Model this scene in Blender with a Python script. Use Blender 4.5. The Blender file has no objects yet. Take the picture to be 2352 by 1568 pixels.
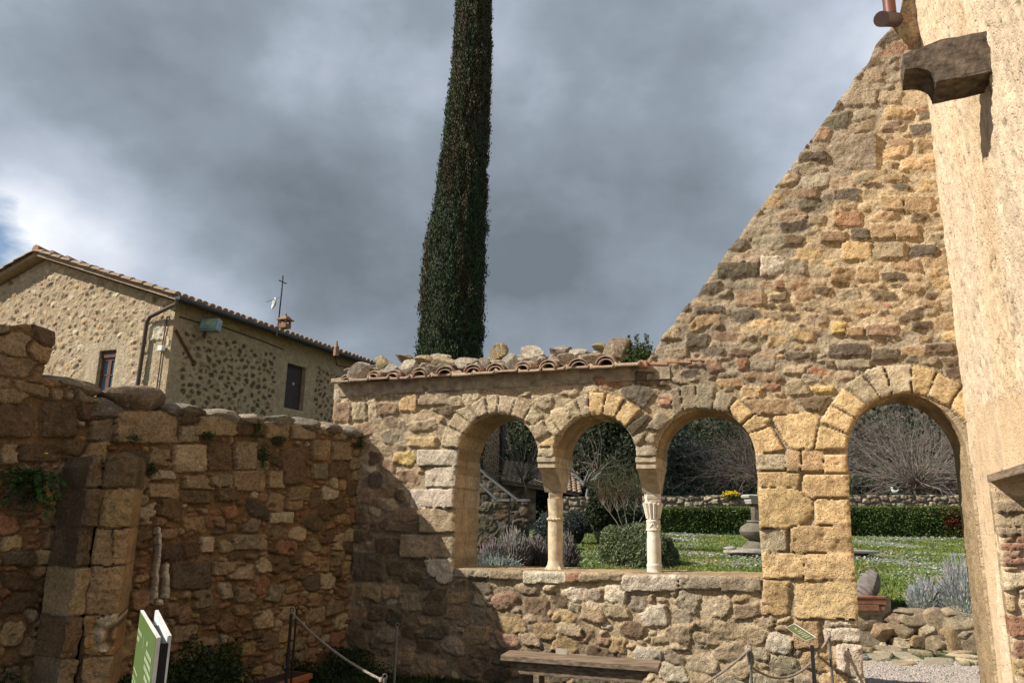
import bpy, math, random
import numpy as np
from mathutils import Vector, Matrix
random.seed(7)
rad = math.radians
# ------------------------------------------------------------------ camera
SC = bpy.context.scene
F, CX, CY = 1700.0, 1176.0, 784.0
EYE = Vector((0, 0, 1.65))
cam_d = bpy.data.cameras.new('camera'); cam = bpy.data.objects.new('camera', cam_d)
SC.collection.objects.link(cam); SC.camera = cam
cam_d.sensor_width = 36; cam_d.lens = 36 * F / 2352; cam_d.clip_end = 3000; cam_d.clip_start = .05
RM = Matrix.Rotation(rad(90 + 13.1), 3, 'X') @ Matrix.Rotation(rad(1.0), 3, 'Z')
cam.matrix_world = Matrix.Translation(EYE) @ RM.to_4x4()
def ray(px, py): return RM @ Vector(((px - CX) / F, -(py - CY) / F, -1))
def at(px, py, Y):                       # point on the line of sight at world depth Y
    r = ray(px, py); return EYE + r * (Y / r.y)
def on_z(px, py, z):
    r = ray(px, py); return EYE + r * ((z - EYE.z) / r.z)
# ------------------------------------------------------------------ light
SUN_EL = rad(40); SUN_H = Vector((-.979, -.209, 0)).normalized()
S = Vector((SUN_H.x * math.cos(SUN_EL), SUN_H.y * math.cos(SUN_EL), math.sin(SUN_EL)))
ld = bpy.data.lights.new('sun', 'SUN'); ld.energy = 5.0; ld.angle = rad(.53); ld.color = (1, .935, .84)
lo = bpy.data.objects.new('sun', ld); SC.collection.objects.link(lo)
lo.rotation_euler = (-S).to_track_quat('-Z', 'Y').to_euler(); lo.location = (-20, 0, 20)
SC.view_settings.view_transform = 'Standard'; SC.view_settings.look = 'None'
SC.view_settings.exposure = 0.42; SC.view_settings.gamma = 1
SC.cycles.max_bounces = 6; SC.cycles.diffuse_bounces = 4
wd = bpy.data.worlds.new('World'); SC.world = wd; wd.use_nodes = True
def build_sky():
    nt = wd.node_tree; N = nt.nodes; L = nt.links; N.clear()
    out = N.new('ShaderNodeOutputWorld'); bg = N.new('ShaderNodeBackground')
    sky = N.new('ShaderNodeTexSky'); sky.sky_type = 'NISHITA'; sky.sun_disc = False
    sky.sun_elevation = SUN_EL; sky.sun_rotation = math.atan2(SUN_H.x, SUN_H.y) % (2 * math.pi)
    tc = N.new('ShaderNodeTexCoord'); V = tc.outputs['Generated']
    def math_(op, a, b=None, c=None, cl=False):
        m = N.new('ShaderNodeMath'); m.operation = op; m.use_clamp = cl
        for i, x in enumerate((a, b, c)):
            if x is None: continue
            if isinstance(x, (int, float)): m.inputs[i].default_value = x
            else: L.new(x, m.inputs[i])
        return m.outputs[0]
    def noise(scale, det, sc, off=(0, 0, 0), rough=.55, dist=0):
        mp = N.new('ShaderNodeMapping'); mp.inputs['Scale'].default_value = sc; mp.inputs['Location'].default_value = off
        L.new(V, mp.inputs[0]); n = N.new('ShaderNodeTexNoise'); n.inputs['Scale'].default_value = scale
        n.inputs['Detail'].default_value = det; n.inputs['Roughness'].default_value = rough
        n.inputs['Distortion'].default_value = dist
        L.new(mp.outputs[0], n.inputs[0]); return n.outputs[0]
    def spot(px, py, r, power=1.5):      # smooth mask round a direction of the sky
        d = ray(px, py).normalized(); vd = N.new('ShaderNodeVectorMath'); vd.operation = 'DOT_PRODUCT'
        L.new(V, vd.inputs[0]); vd.inputs[1].default_value = d
        c = math.cos(rad(r)); m = math_('DIVIDE', math_('SUBTRACT', vd.outputs['Value'], c), 1 - c, cl=True)
        return math_('POWER', m, power)
    n1 = noise(2.3, 6, (1, 1, 1.45), (3.1, 0, 1.3), .52); n2 = noise(5.2, 6, (1, 1, 1.5), (9, 4, 0), .50, .15)
    v = math_('ADD', math_('MULTIPLY', n1, .76), math_('MULTIPLY', n2, .24))
    v = math_('MULTIPLY', math_('SUBTRACT', v, .355), 3.2)
    for (px, py, r, w) in SKY_SPOTS:
        v = math_('ADD', v, math_('MULTIPLY', spot(px, py, r), w))
    v = math_('MAXIMUM', math_('MINIMUM', v, 1.6), 0)
    cr = N.new('ShaderNodeValToRGB'); e = cr.color_ramp.elements
    e[0].position = 0; e[0].color = (.158, .187, .220, 1); e[1].position = .30; e[1].color = (.266, .311, .370, 1)
    x = cr.color_ramp.elements.new(.58); x.color = (.47, .525, .62, 1)
    x = cr.color_ramp.elements.new(.95); x.color = (.98, 1.0, 1.05, 1)
    L.new(math_('MULTIPLY', v, .625), cr.inputs[0])
    # torn gap at the far left where clear blue shows
    gap = math_('MULTIPLY', spot(-150, 560, 6.3, .7), 1.0)
    nb = noise(12, 4, (1, 1, 2.6), (1, 2, 3))
    gap = math_('MULTIPLY', math_('SUBTRACT', math_('ADD', gap, math_('MULTIPLY', nb, 1.1)), 1.02), 2.6, cl=True)
    sk = N.new('ShaderNodeVectorMath'); sk.operation = 'MULTIPLY'; L.new(sky.outputs[0], sk.inputs[0])
    sk.inputs[1].default_value = (.10, .10, .10)
    mx = N.new('ShaderNodeMixRGB'); L.new(gap, mx.inputs[0]); L.new(cr.outputs[0], mx.inputs[1]); L.new(sk.outputs[0], mx.inputs[2])
    L.new(mx.outputs[0], bg.inputs[0]); bg.inputs[1].default_value = .86; L.new(bg.outputs[0], out.inputs[0])
SKY_SPOTS = [(-60, 560, 11, .60), (150, 600, 9, .30), (430, 640, 8, .35), (560, 720, 6, .15), (1500, 60, 20, .15), (2000, 60, 14, .35),
             (60, 40, 14, .18), (300, 90, 9, -.30), (850, 560, 14, -.22), (500, 300, 13, -.15), (1500, 470, 12, -.22),
             (1480, 620, 7, .16), (700, 30, 12, .0), (1250, 700, 9, -.05)]
build_sky()
# ------------------------------------------------------------------ helpers
COL = SC.collection
def link(name, me, parent=None, mats=()):
    o = bpy.data.objects.new(name, me); COL.objects.link(o)
    for m in mats: me.materials.append(m)
    if parent: o.parent = parent
    return o
def tag(o, label=None, cat=None, group=None, kind=None):
    if label: o['label'] = label
    if cat: o['category'] = cat
    if group: o['group'] = group
    if kind: o['kind'] = kind
    return o
def thing(name, label, cat, loc=(0, 0, 0), group=None):
    o = bpy.data.objects.new(name, None); COL.objects.link(o); o.location = loc; o.empty_display_size = .1
    return tag(o, label, cat, group)
def keep(o, parent):                     # parent a world-space mesh to an Empty that stands elsewhere
    o.parent = parent; o.matrix_parent_inverse = Matrix.Translation(-parent.location); return o
def h2(ix, iy, s):
    n = (ix.astype(np.int64) * 374761393 + iy.astype(np.int64) * 668265263 + s * 974634777) & 0xffffffff
    n = ((n ^ (n >> 13)) * 1274126177) & 0xffffffff
    return ((n ^ (n >> 16)) & 0xffff) / 65535.0
def vn(x, y, s=0):
    ix = np.floor(x); iy = np.floor(y); fx = x - ix; fy = y - iy
    fx = fx * fx * (3 - 2 * fx); fy = fy * fy * (3 - 2 * fy)
    a = h2(ix, iy, s); b = h2(ix + 1, iy, s); c = h2(ix, iy + 1, s); d = h2(ix + 1, iy + 1, s)
    return (a + (b - a) * fx) * (1 - fy) + (c + (d - c) * fx) * fy
def fbm(x, y, s=0, o=4, g=.5):
    t = 0; w = 1; k = 0
    for i in range(o):
        t = t + w * (vn(x, y, s + i * 17) - .5); k += w; w *= g; x = x * 2.03; y = y * 2.03
    return t / k * 2                     # about -1..1
def fbm3(p, s=0, o=3):                   # cheap 3-D noise from three planar ones
    return (fbm(p[:, 0], p[:, 1] + 3.7, s, o) + fbm(p[:, 1], p[:, 2] + 9.1, s + 5, o) + fbm(p[:, 2], p[:, 0] + 5.3, s + 11, o)) / 3
def mesh_np(name, verts, faces, cols=None, smooth=False, extra=None):
    verts = np.asarray(verts, np.float32); faces = np.asarray(faces, np.int32)
    me = bpy.data.meshes.new(name); k = faces.shape[1]
    me.vertices.add(len(verts)); me.vertices.foreach_set('co', verts.ravel())
    me.loops.add(faces.size); me.loops.foreach_set('vertex_index', faces.ravel())
    me.polygons.add(len(faces)); me.polygons.foreach_set('loop_start', np.arange(len(faces), dtype=np.int32) * k)
    me.polygons.foreach_set('loop_total', np.full(len(faces), k, np.int32))
    if smooth: me.polygons.foreach_set('use_smooth', np.ones(len(faces), bool))
    me.update(calc_edges=True)
    if cols is not None:
        a = me.color_attributes.new('Col', 'FLOAT_COLOR', 'POINT')
        c = np.ones((len(verts), 4), np.float32); c[:, :cols.shape[1]] = cols; a.data.foreach_set('color', c.ravel())
    return me
class MB:                                # collects shapes into one mesh
    def __init__(s): s.v = []; s.f = []
    def add(s, vs, fs):
        n = len(s.v); s.v += [tuple(v) for v in vs]; s.f += [tuple(i + n for i in f) for f in fs]; return s
    def box(s, c, size, rot=None, taper=1.0):
        c = Vector(c); x, y, z = [q / 2 for q in size]; vs = []
        for k in (-1, 1):
            tt = taper if k > 0 else 1
            for (i, j) in ((-1, -1), (1, -1), (1, 1), (-1, 1)):
                p = Vector((i * x * tt, j * y * tt, k * z)); vs.append(c + (rot @ p if rot else p))
        return s.add(vs, [(3, 2, 1, 0), (4, 5, 6, 7), (0, 1, 5, 4), (1, 2, 6, 5), (2, 3, 7, 6), (3, 0, 4, 7)])
    def tube(s, pts, r, n=8, cap=True):
        pts = [Vector(p) for p in pts]; rs = r if isinstance(r, (list, tuple)) else [r] * len(pts)
        base = len(s.v); prev = None
        for i, p in enumerate(pts):
            d = (pts[min(i + 1, len(pts) - 1)] - pts[max(i - 1, 0)]).normalized()
            a = prev if prev else (Vector((0, 0, 1)) if abs(d.z) < .9 else Vector((1, 0, 0)))
            x = (a - d * a.dot(d)).normalized(); prev = x; y = d.cross(x)
            for k in range(n):
                an = 2 * math.pi * k / n; s.v.append(tuple(p + (x * math.cos(an) + y * math.sin(an)) * rs[i]))
        for i in range(len(pts) - 1):
            for k in range(n):
                a = base + i * n + k; b = base + i * n + (k + 1) % n; s.f.append((a, b, b + n, a + n))
        if cap:
            s.f.append(tuple(base + k for k in reversed(range(n)))); s.f.append(tuple(base + (len(pts) - 1) * n + k for k in range(n)))
        return s
    def lathe(s, c, prof, n=24, sq=None):
        c = Vector(c); base = len(s.v)
        for (r, z) in prof:
            for k in range(n):
                an = 2 * math.pi * (k + .5) / n; s.v.append(tuple(c + Vector((r * math.cos(an), r * math.sin(an), z))))
        for i in range(len(prof) - 1):
            for k in range(n):
                a = base + i * n + k; b = base + i * n + (k + 1) % n; s.f.append((a, b, b + n, a + n))
        s.f.append(tuple(base + k for k in reversed(range(n)))); s.f.append(tuple(base + (len(prof) - 1) * n + k for k in range(n)))
        return s
    def build(s, name, mat, parent=None, smooth=False, bevel=0, sub=0):
        me = bpy.data.meshes.new(name); me.from_pydata(s.v, [], s.f); me.update()
        if smooth: me.polygons.foreach_set('use_smooth', [True] * len(me.polygons)); 
        o = link(name, me, None, [mat])
        if smooth:
            try: me.set_sharp_from_angle(angle=rad(40))
            except Exception: pass
        if parent: keep(o, parent)
        if bevel:
            b = o.modifiers.new('bevel', 'BEVEL'); b.width = bevel; b.segments = 2
        return o
# ------------------------------------------------------------------ materials
def mat_base(name, rough=.9, spec=.2):
    m = bpy.data.materials.new(name); m.use_nodes = True; nt = m.node_tree
    b = nt.nodes['Principled BSDF']; b.inputs['Roughness'].default_value = rough
    b.inputs['Specular IOR Level'].default_value = spec
    return m, nt, b
def plain(name, col, rough=.8, spec=.3, metal=0, var=.18, scale=8, bump=0, bscale=40, stretch=(1, 1, 1)):
    m, nt, b = mat_base(name, rough, spec); N = nt.nodes; L = nt.links; b.inputs['Metallic'].default_value = metal
    tc = N.new('ShaderNodeTexCoord'); mp = N.new('ShaderNodeMapping'); mp.inputs['Scale'].default_value = stretch
    L.new(tc.outputs['Object'], mp.inputs[0])
    n = N.new('ShaderNodeTexNoise'); n.inputs['Scale'].default_value = scale; n.inputs['Detail'].default_value = 6; L.new(mp.outputs[0], n.inputs[0])
    mr = N.new('ShaderNodeMapRange'); mr.inputs['From Min'].default_value = .3; mr.inputs['From Max'].default_value = .7
    mr.inputs['To Min'].default_value = 1 - var; mr.inputs['To Max'].default_value = 1 + var; L.new(n.outputs[0], mr.inputs[0])
    vm = N.new('ShaderNodeVectorMath'); vm.operation = 'SCALE'; vm.inputs[0].default_value = col; L.new(mr.outputs[0], vm.inputs['Scale'])
    L.new(vm.outputs[0], b.inputs['Base Color'])
    if bump:
        n2 = N.new('ShaderNodeTexNoise'); n2.inputs['Scale'].default_value = bscale; n2.inputs['Detail'].default_value = 5; L.new(mp.outputs[0], n2.inputs[0])
        bp = N.new('ShaderNodeBump'); bp.inputs['Strength'].default_value = .7; bp.inputs['Distance'].default_value = bump
        L.new(n2.outputs[0], bp.inputs['Height']); L.new(bp.outputs[0], b.inputs['Normal'])
    return m
def stone_mat(name, fine=45, bump=.012, lich=.3, speck=.35):
    # colour of each stone comes with the mesh (attribute Col); grain, pits and lichen are procedural
    m, nt, b = mat_base(name, .95, .12); N = nt.nodes; L = nt.links
    at_ = N.new('ShaderNodeAttribute'); at_.attribute_name = 'Col'; tc = N.new('ShaderNodeTexCoord')
    def noise(sc, det=6, r=.6):
        n = N.new('ShaderNodeTexNoise'); n.inputs['Scale'].default_value = sc; n.inputs['Detail'].default_value = det
        n.inputs['Roughness'].default_value = r; L.new(tc.outputs['Object'], n.inputs[0]); return n.outputs[0]
    def rng(x, a, c, lo_, hi):
        mr = N.new('ShaderNodeMapRange'); L.new(x, mr.inputs[0])
        for k, q in zip(('From Min', 'From Max', 'To Min', 'To Max'), (a, c, lo_, hi)): mr.inputs[k].default_value = q
        return mr.outputs[0]
    g = rng(noise(fine, 8, .7), .3, .7, 1 - speck, 1 + speck); g2 = rng(noise(6, 4), .3, .7, .86, 1.14)
    mm = N.new('ShaderNodeMath'); mm.operation = 'MULTIPLY'; L.new(g, mm.inputs[0]); L.new(g2, mm.inputs[1])
    vm = N.new('ShaderNodeVectorMath'); vm.operation = 'SCALE'; L.new(at_.outputs['Color'], vm.inputs[0]); L.new(mm.outputs[0], vm.inputs['Scale'])
    lm = N.new('ShaderNodeMath'); lm.operation = 'MULTIPLY'; L.new(rng(noise(22, 6, .7), .58, .66, 0, 1), lm.inputs[0])
    l2 = rng(noise(2.6, 3), .45, .62, 0, lich); L.new(l2, lm.inputs[1])
    mx = N.new('ShaderNodeMixRGB'); L.new(lm.outputs[0], mx.inputs[0]); L.new(vm.outputs[0], mx.inputs[1]); mx.inputs[2].default_value = (.50, .47, .40, 1)
    dm = N.new('ShaderNodeMath'); dm.operation = 'MULTIPLY'; L.new(rng(noise(13, 6, .7), .56, .68, 0, 1), dm.inputs[0])
    L.new(rng(noise(1.7, 3), .45, .6, 0, .55), dm.inputs[1])
    mx2 = N.new('ShaderNodeMixRGB'); L.new(dm.outputs[0], mx2.inputs[0]); L.new(mx.outputs[0], mx2.inputs[1]); mx2.inputs[2].default_value = (.085, .068, .05, 1)
    L.new(mx2.outputs[0], b.inputs['Base Color'])
    mu = N.new('ShaderNodeTexMusgrave') if hasattr(bpy.types, 'ShaderNodeTexMusgrave') else None
    bp = N.new('ShaderNodeBump'); bp.inputs['Strength'].default_value = 1; bp.inputs['Distance'].default_value = bump
    vo = N.new('ShaderNodeTexVoronoi'); vo.inputs['Scale'].default_value = fine * 1.1; L.new(tc.outputs['Object'], vo.inputs[0])
    pit = rng(vo.outputs['Distance'], .0, .35, -.55, 0); am = N.new('ShaderNodeMath'); am.operation = 'ADD'; L.new(noise(fine * .45, 12, .78), am.inputs[0]); L.new(pit, am.inputs[1])
    L.new(am.outputs[0], bp.inputs['Height']); L.new(bp.outputs[0], b.inputs['Normal'])
    return m
def leaf_mat(name, rough=.6, trans=.0, spec=.25):
    m, nt, b = mat_base(name, rough, spec); N = nt.nodes; L = nt.links
    a = N.new('ShaderNodeAttribute'); a.attribute_name = 'Col'; L.new(a.outputs['Color'], b.inputs['Base Color'])
    if trans:
        t = N.new('ShaderNodeBsdfTranslucent'); L.new(a.outputs['Color'], t.inputs[0]); mx = N.new('ShaderNodeMixShader')
        mx.inputs[0].default_value = trans; L.new(b.outputs[0], mx.inputs[1]); L.new(t.outputs[0], mx.inputs[2])
        L.new(mx.outputs[0], nt.nodes['Material Output'].inputs[0])
    return m
M_stone = stone_mat('stone', 45, .020, .35, .42); M_house = stone_mat('house_stone', 10, .03, .15, .22)
M_plaster = stone_mat('plaster', 38, .014, .0, .09)
M_leaf = leaf_mat('leaf', .55, .25); M_dark = leaf_mat('conifer', .7, .05); M_twig = leaf_mat('twig', .9)
M_rock = stone_mat('rock', 38, .014, 1.0, .4)
M_terra = stone_mat('terracotta', 60, .004, .75)
PAL = {'y': (.665, .47, .245), 'w': (.62, .53, .40), 't': (.42, .325, .21), 'o': (.46, .32, .18), 'g': (.37, .305, .215), 'd': (.21, .15, .095),
       'r': (.40, .225, .14), 'k': (.17, .14, .10), 'Y': (.64, .47, .19), 'p': (.37, .25, .16), 'm': (.55, .44, .29)}
# ------------------------------------------------------------------ masonry
class Plane:
    def __init__(s, O, ang_t, flip=1):   # horizontal direction t, normal n towards the viewer, v = world height
        s.O = Vector((O[0], O[1], 0)); s.t = Vector((math.cos(ang_t), math.sin(ang_t), 0)); s.n = Vector((s.t.y, -s.t.x, 0)) * flip
    def uv(s, px, py):
        r = ray(px, py); k = (s.O - EYE).dot(s.n) / r.dot(s.n); p = EYE + r * k
        return ((p - s.O).dot(s.t), p.z)
    def P(s, u, v, d=0): p = s.O + s.t * u + s.n * d; p.z = v; return p
    def pp(s, px, py, d=0):              # point d metres in front of the plane that is seen at a pixel
        q = s.O + s.n * d; r = ray(px, py); k = (q - EYE).dot(s.n) / r.dot(s.n); return EYE + r * k
def pip(poly, X, Y):
    ins = np.zeros(X.shape, bool); n = len(poly)
    for i in range(n):
        x0, y0 = poly[i]; x1, y1 = poly[(i + 1) % n]
        if y0 == y1: continue
        c = ((y0 > Y) != (y1 > Y)) & (X < (x1 - x0) * (Y - y0) / (y1 - y0) + x0); ins ^= c
    return ins
def snap(poly_list, x, y):
    bd = np.full(x.shape, 1e9); bx = x.copy(); by = y.copy()
    for poly in poly_list:
        for i in range(len(poly)):
            x0, y0 = poly[i]; x1, y1 = poly[(i + 1) % len(poly)]; dx, dy = x1 - x0, y1 - y0; q = dx * dx + dy * dy
            if q < 1e-12: continue
            t = np.clip(((x - x0) * dx + (y - y0) * dy) / q, 0, 1); qx = x0 + t * dx; qy = y0 + t * dy
            d = (qx - x) ** 2 + (qy - y) ** 2; k = d < bd; bd[k] = d[k]; bx[k] = qx[k]; by[k] = qy[k]
    return bx, by, bd
class Masonry:
    def __init__(s, pl, outline, holes=(), res=.012, seed=1, mortar=(.46, .36, .23), warp=.012):
        s.pl = pl; s.out = outline; s.holes = list(holes); s.res = res; s.seed = seed; s.mortar = np.array(mortar)
        xs = [p[0] for p in outline]; ys = [p[1] for p in outline]
        s.x0, s.y0 = min(xs), min(ys); s.nx = int((max(xs) - s.x0) / res) + 2; s.ny = int((max(ys) - s.y0) / res) + 2
        gx = s.x0 + np.arange(s.nx) * res; gy = s.y0 + np.arange(s.ny) * res; s.X, s.Y = np.meshgrid(gx, gy)
        w = warp; s.WX = s.X + w * fbm(s.X * 9, s.Y * 9, seed, 3) * 1.7 + w * .7 * fbm(s.X * 32, s.Y * 32, seed + 7, 3); s.WY = s.Y + w * fbm(s.X * 9, s.Y * 9, seed + 50, 3) * 1.7 + w * .7 * fbm(s.X * 32, s.Y * 32, seed + 57, 3)
        s.d1 = np.full(s.X.shape, 9.); s.d2 = np.full(s.X.shape, 9.); s.lab = np.full(s.X.shape, -1, np.int32)
        s.sz = []; s.col = []; s.rel = []; s.grp = []; s.cen = []; s.occ = np.zeros(s.X.shape, bool); s.rg = np.random.RandomState(seed)
        s.mcol = np.tile(s.mortar, s.X.shape + (1,)); s.rec = np.ones(s.X.shape)
    def win(s, a, b, c, d):
        i0 = max(int((a - s.x0) / s.res), 0); i1 = min(int((b - s.x0) / s.res) + 2, s.nx)
        j0 = max(int((c - s.y0) / s.res), 0); j1 = min(int((d - s.y0) / s.res) + 2, s.ny); return slice(j0, j1), slice(i0, i1)
    def _put(s, sl, g, size, col, rel, grp, cen):
        i = len(s.sz); s.sz.append(size); s.col.append(col); s.rel.append(rel); s.grp.append(grp); s.cen.append(cen)
        a = s.d1[sl]; b = s.d2[sl]; l = s.lab[sl]; k = g < a
        b[k] = a[k]; a[k] = g[k]; l[k] = i; k2 = (~k) & (g < b); b[k2] = g[k2]
    def color(s, c, var=.16):
        c = np.array(PAL[c] if isinstance(c, str) else c); r = s.rg
        return c * (1 + var * r.uniform(-1, 1)) * (1 + .03 * r.uniform(-1, 1, 3))
    def poly(s, pts, c='t', rel=.03, grp=0, px=True, var=.10, grow=1.0, pri=1.0):
        if px:
            if len(pts) == 4 and not hasattr(pts[0], '__len__'):
                a, b, c_, d = pts; pts = [(a, b), (c_, b), (c_, d), (a, d)]
            pts = [s.pl.uv(*p) for p in pts]
        P = np.array(pts); cen = P.mean(0); P = cen + (P - cen) * grow
        A = 0.5 * np.sum(P[:, 0] * np.roll(P[:, 1], -1) - np.roll(P[:, 0], -1) * P[:, 1]); P = P if A > 0 else P[::-1]
        size = math.sqrt(abs(A)) / 2; lo_ = P.min(0) - size * .6; hi = P.max(0) + size * .6; sl = s.win(lo_[0], hi[0], lo_[1], hi[1])
        q = .38; X = s.X[sl] * (1 - q) + s.WX[sl] * q - cen[0]; Y = s.Y[sl] * (1 - q) + s.WY[sl] * q - cen[1]
        if X.size == 0: return
        acc = 0; pw = 14.0
        for i in range(len(P)):
            e = P[(i + 1) % len(P)] - P[i]; n = np.array([e[1], -e[0]]); ln = np.linalg.norm(n)
            if ln < 1e-6: continue
            n = n / ln; q = max(n.dot(P[i] - cen), 1e-3); acc = acc + np.maximum((n[0] * X + n[1] * Y) / q, 0) ** pw
        g = acc ** (1 / pw); s._put(sl, np.where(g < 1.03, g * .93 * np.where(g < 1.0, pri, 1), g + .25), size, s.color(c, var), rel, grp, cen); s.occ[sl] |= g < 1.06
    def fill(s, region, tries, a, b, pal, rel=.02, minfree=.86, var=.18, grp=0, rot=.12, px=True, p=5):
        """random stones, half sizes a=(min,max) by b=(min,max), big ones first"""
        if px: region = [s.pl.uv(*q) for q in region]
        R = np.array(region); lo_ = R.min(0); hi = R.max(0); keys = [k for k, w in pal]; ws = np.array([w for k, w in pal], float); ws /= ws.sum(); rg = s.rg
        RM_ = pip(region, s.X, s.Y) & ~s.occ
        for t in range(tries):
            f = (1 - t / tries) ** 1.0; x = rg.uniform(lo_[0], hi[0]); y = rg.uniform(lo_[1], hi[1])
            i = int((x - s.x0) / s.res); j = int((y - s.y0) / s.res)
            if not (0 <= i < s.nx and 0 <= j < s.ny) or not RM_[j, i] or s.occ[j, i]: continue
            ha = a[0] + (a[1] - a[0]) * min(1, max(0, f + rg.uniform(-.25, .25))) ; hb = b[0] + (b[1] - b[0]) * min(1, max(0, f + rg.uniform(-.3, .3)))
            sl = s.win(x - ha, x + ha, y - hb, y + hb); o = s.occ[sl]
            if o.size < 4 or 1 - o.mean() < minfree: continue
            th = rg.normal(0, rot); pw = rg.choice([3.2, 6, 10]) if p == 0 else p
            sl = s.win(x - ha * 1.7, x + ha * 1.7, y - hb * 1.7, y + hb * 1.7)
            X = s.WX[sl] - x; Y = s.WY[sl] - y; c_, s_ = math.cos(th), math.sin(th)
            skew = rg.normal(0, .20); X2 = (X * c_ + Y * s_) / ha + skew * Y / hb; Y2 = (-X * s_ + Y * c_) / hb * (1 + rg.normal(0, .12) * X / ha)
            g = (np.abs(X2) ** pw + np.abs(Y2) ** pw) ** (1 / pw)
            s._put(sl, g, math.sqrt(ha * hb), s.color(str(rg.choice(keys, p=ws)), var), rel * rg.uniform(.5, 1.3), grp, (x, y)); s.occ[sl] |= g < .97
    def recess(s, region, depth=.5, col=None, px=True):   # tint or smooth the mortar of a region
        if px: region = [s.pl.uv(*q) for q in region]
        m = pip(region, s.X + .04 * fbm(s.X * 4, s.Y * 4, 3), s.Y + .04 * fbm(s.X * 4, s.Y * 4, 8)); s.rec[m] = depth
        if col is not None: s.mcol[m] = col
    def build(s, names, parent, mat, thick=.55, rough=.010, joint=.011, over=1.12, reveal=None, back=True, hmort=-.008, lump=.02, rimseg=6, edge_round=0.012, cvar=.13, backmat=None):
        X, Y = s.X, s.Y; lab = s.lab; ok = lab >= 0; L0 = np.maximum(lab, 0)
        if not s.sz: s.sz.append(1); s.col.append(s.mortar); s.rel.append(0); s.grp.append(0); s.cen.append((0, 0))
        sz = np.array(s.sz)[L0]; col = np.array(s.col)[L0]; rel = np.array(s.rel)[L0]; cen = np.array(s.cen)[L0]
        e = np.minimum((s.d2 - s.d1) * .5, over - s.d1) * sz          # metres to the joint
        m = np.clip((e - joint * .25) / joint, 0, 1); m = m * m * (3 - 2 * m); m[~ok] = 0
        fn = fbm(X * 26, Y * 26, s.seed + 3, 5, .62); fn2 = fbm(X * 7, Y * 7, s.seed + 4, 4)
        K = np.sin(L0 * 12.9898) * 43758.5; tilt = ((K - np.floor(K)) - .5) * .22; K2 = np.sin(L0 * 78.233) * 12543.1; tilt2 = ((K2 - np.floor(K2)) - .5) * .22
        pillow = np.clip(e / (sz * .7 + 1e-6), 0, 1); pillow = 1 - (1 - pillow) ** 2
        hs = rel * (.88 + .16 * pillow) + tilt * (X - cen[..., 0]) + tilt2 * (Y - cen[..., 1]) + rough * fn + rough * 1.3 * fbm(X * 12, Y * 12, s.seed + 9, 3) - rough * 1.6 * np.clip(fbm(X * 19, Y * 23, s.seed + 13, 2) - .30, 0, 1)
        hm = hmort + lump * fn2 * .5 * s.rec + rough * fn * s.rec * .8
        blk_ = np.array([1. if (g_ > 0 and z_ > .045) else 0. for g_, z_ in zip(s.grp, s.sz)])[L0] * ok; hm = hm * (1 - .75 * blk_) - .002 * blk_; hs = hs - blk_ * rough * .55 * fn
        hm = hm + (s.extra if hasattr(s, 'extra') else 0)
        h = hm * (1 - m) + np.maximum(hs, hm - .004) * m
        cn = 1 + cvar * 1.3 * fbm(X * 14, Y * 14, s.seed + 21, 5, .65)[..., None] + cvar * .9 * fbm(X * 3.2, Y * 3.2, s.seed + 22, 3)[..., None]
        s.mcol = s.mcol * (1 - .14 * blk_[..., None])
        C = (s.mcol * (1 - m[..., None]) + col * m[..., None]) * np.clip(cn, .4, 1.7)
        cxm = (X[:-1, :-1] + X[1:, 1:]) / 2; cym = (Y[:-1, :-1] + Y[1:, 1:]) / 2; ins = pip(s.out, cxm, cym)
        for hh in s.holes: ins &= ~pip(hh, cxm, cym)
        vin = np.zeros(X.shape, bool); vout = np.zeros(X.shape, bool)
        for dj in (0, 1):
            for di in (0, 1):
                q = (slice(dj, X.shape[0] - 1 + dj), slice(di, X.shape[1] - 1 + di)); vin[q] |= ins; vout[q] |= ~ins
        vout[0, :] = vout[-1, :] = True; vout[:, 0] = vout[:, -1] = True
        B = vin & vout; bx, by, _ = snap([s.out] + s.holes, X[B], Y[B]); PX = X.copy(); PY = Y.copy(); PX[B] = bx; PY[B] = by
        if edge_round:
            near = B.copy(); hd = np.zeros(X.shape)
            for k in range(3):
                hd[near] = np.maximum(hd[near], edge_round * (1 - k / 3) ** 2); g2 = near.copy(); g2[1:] |= near[:-1]; g2[:-1] |= near[1:]; g2[:, 1:] |= near[:, :-1]; g2[:, :-1] |= near[:, 1:]; near = g2
            h = h - hd * np.where(hd > 0, 1, 0)
        O = np.array(s.pl.O); T = np.array(s.pl.t); Nn = np.array(s.pl.n); Z = np.array(getattr(s.pl, 'z', (0, 0, 1.)))
        def pos(x, y, d): return O + x[..., None] * T + d[..., None] * Nn + y[..., None] * Z
        cg = np.array(s.grp)[np.maximum(lab, 0)]; cg = np.where(lab >= 0, cg, 0)[:-1, :-1]
        idx = np.arange(X.size).reshape(X.shape); outs = []
        for gi, nm in enumerate(names):
            sel = ins & (cg == gi)
            if not sel.any(): continue
            jj, ii = np.nonzero(sel); quads = np.stack([idx[jj, ii], idx[jj, ii + 1], idx[jj + 1, ii + 1], idx[jj + 1, ii]], 1)
            used, inv = np.unique(quads, return_inverse=True); q = inv.reshape(-1, 4); px, py, ph, pc = PX.ravel()[used], PY.ravel()[used], h.ravel()[used], C.reshape(-1, 3)[used]
            V = [pos(px, py, ph)]; Fs = [q]; Cs = [pc]; n0 = len(px)
            if back:
                V.append(pos(px, py, -thick - ph * .6)); Cs.append(pc); Fs.append(q[:, ::-1] + n0); n0 *= 2
            # rims: extrude border edges back through the wall
            ex = np.zeros((ins.shape[0] + 2, ins.shape[1] + 2), bool); ex[1:-1, 1:-1] = ins; E = []
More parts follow.
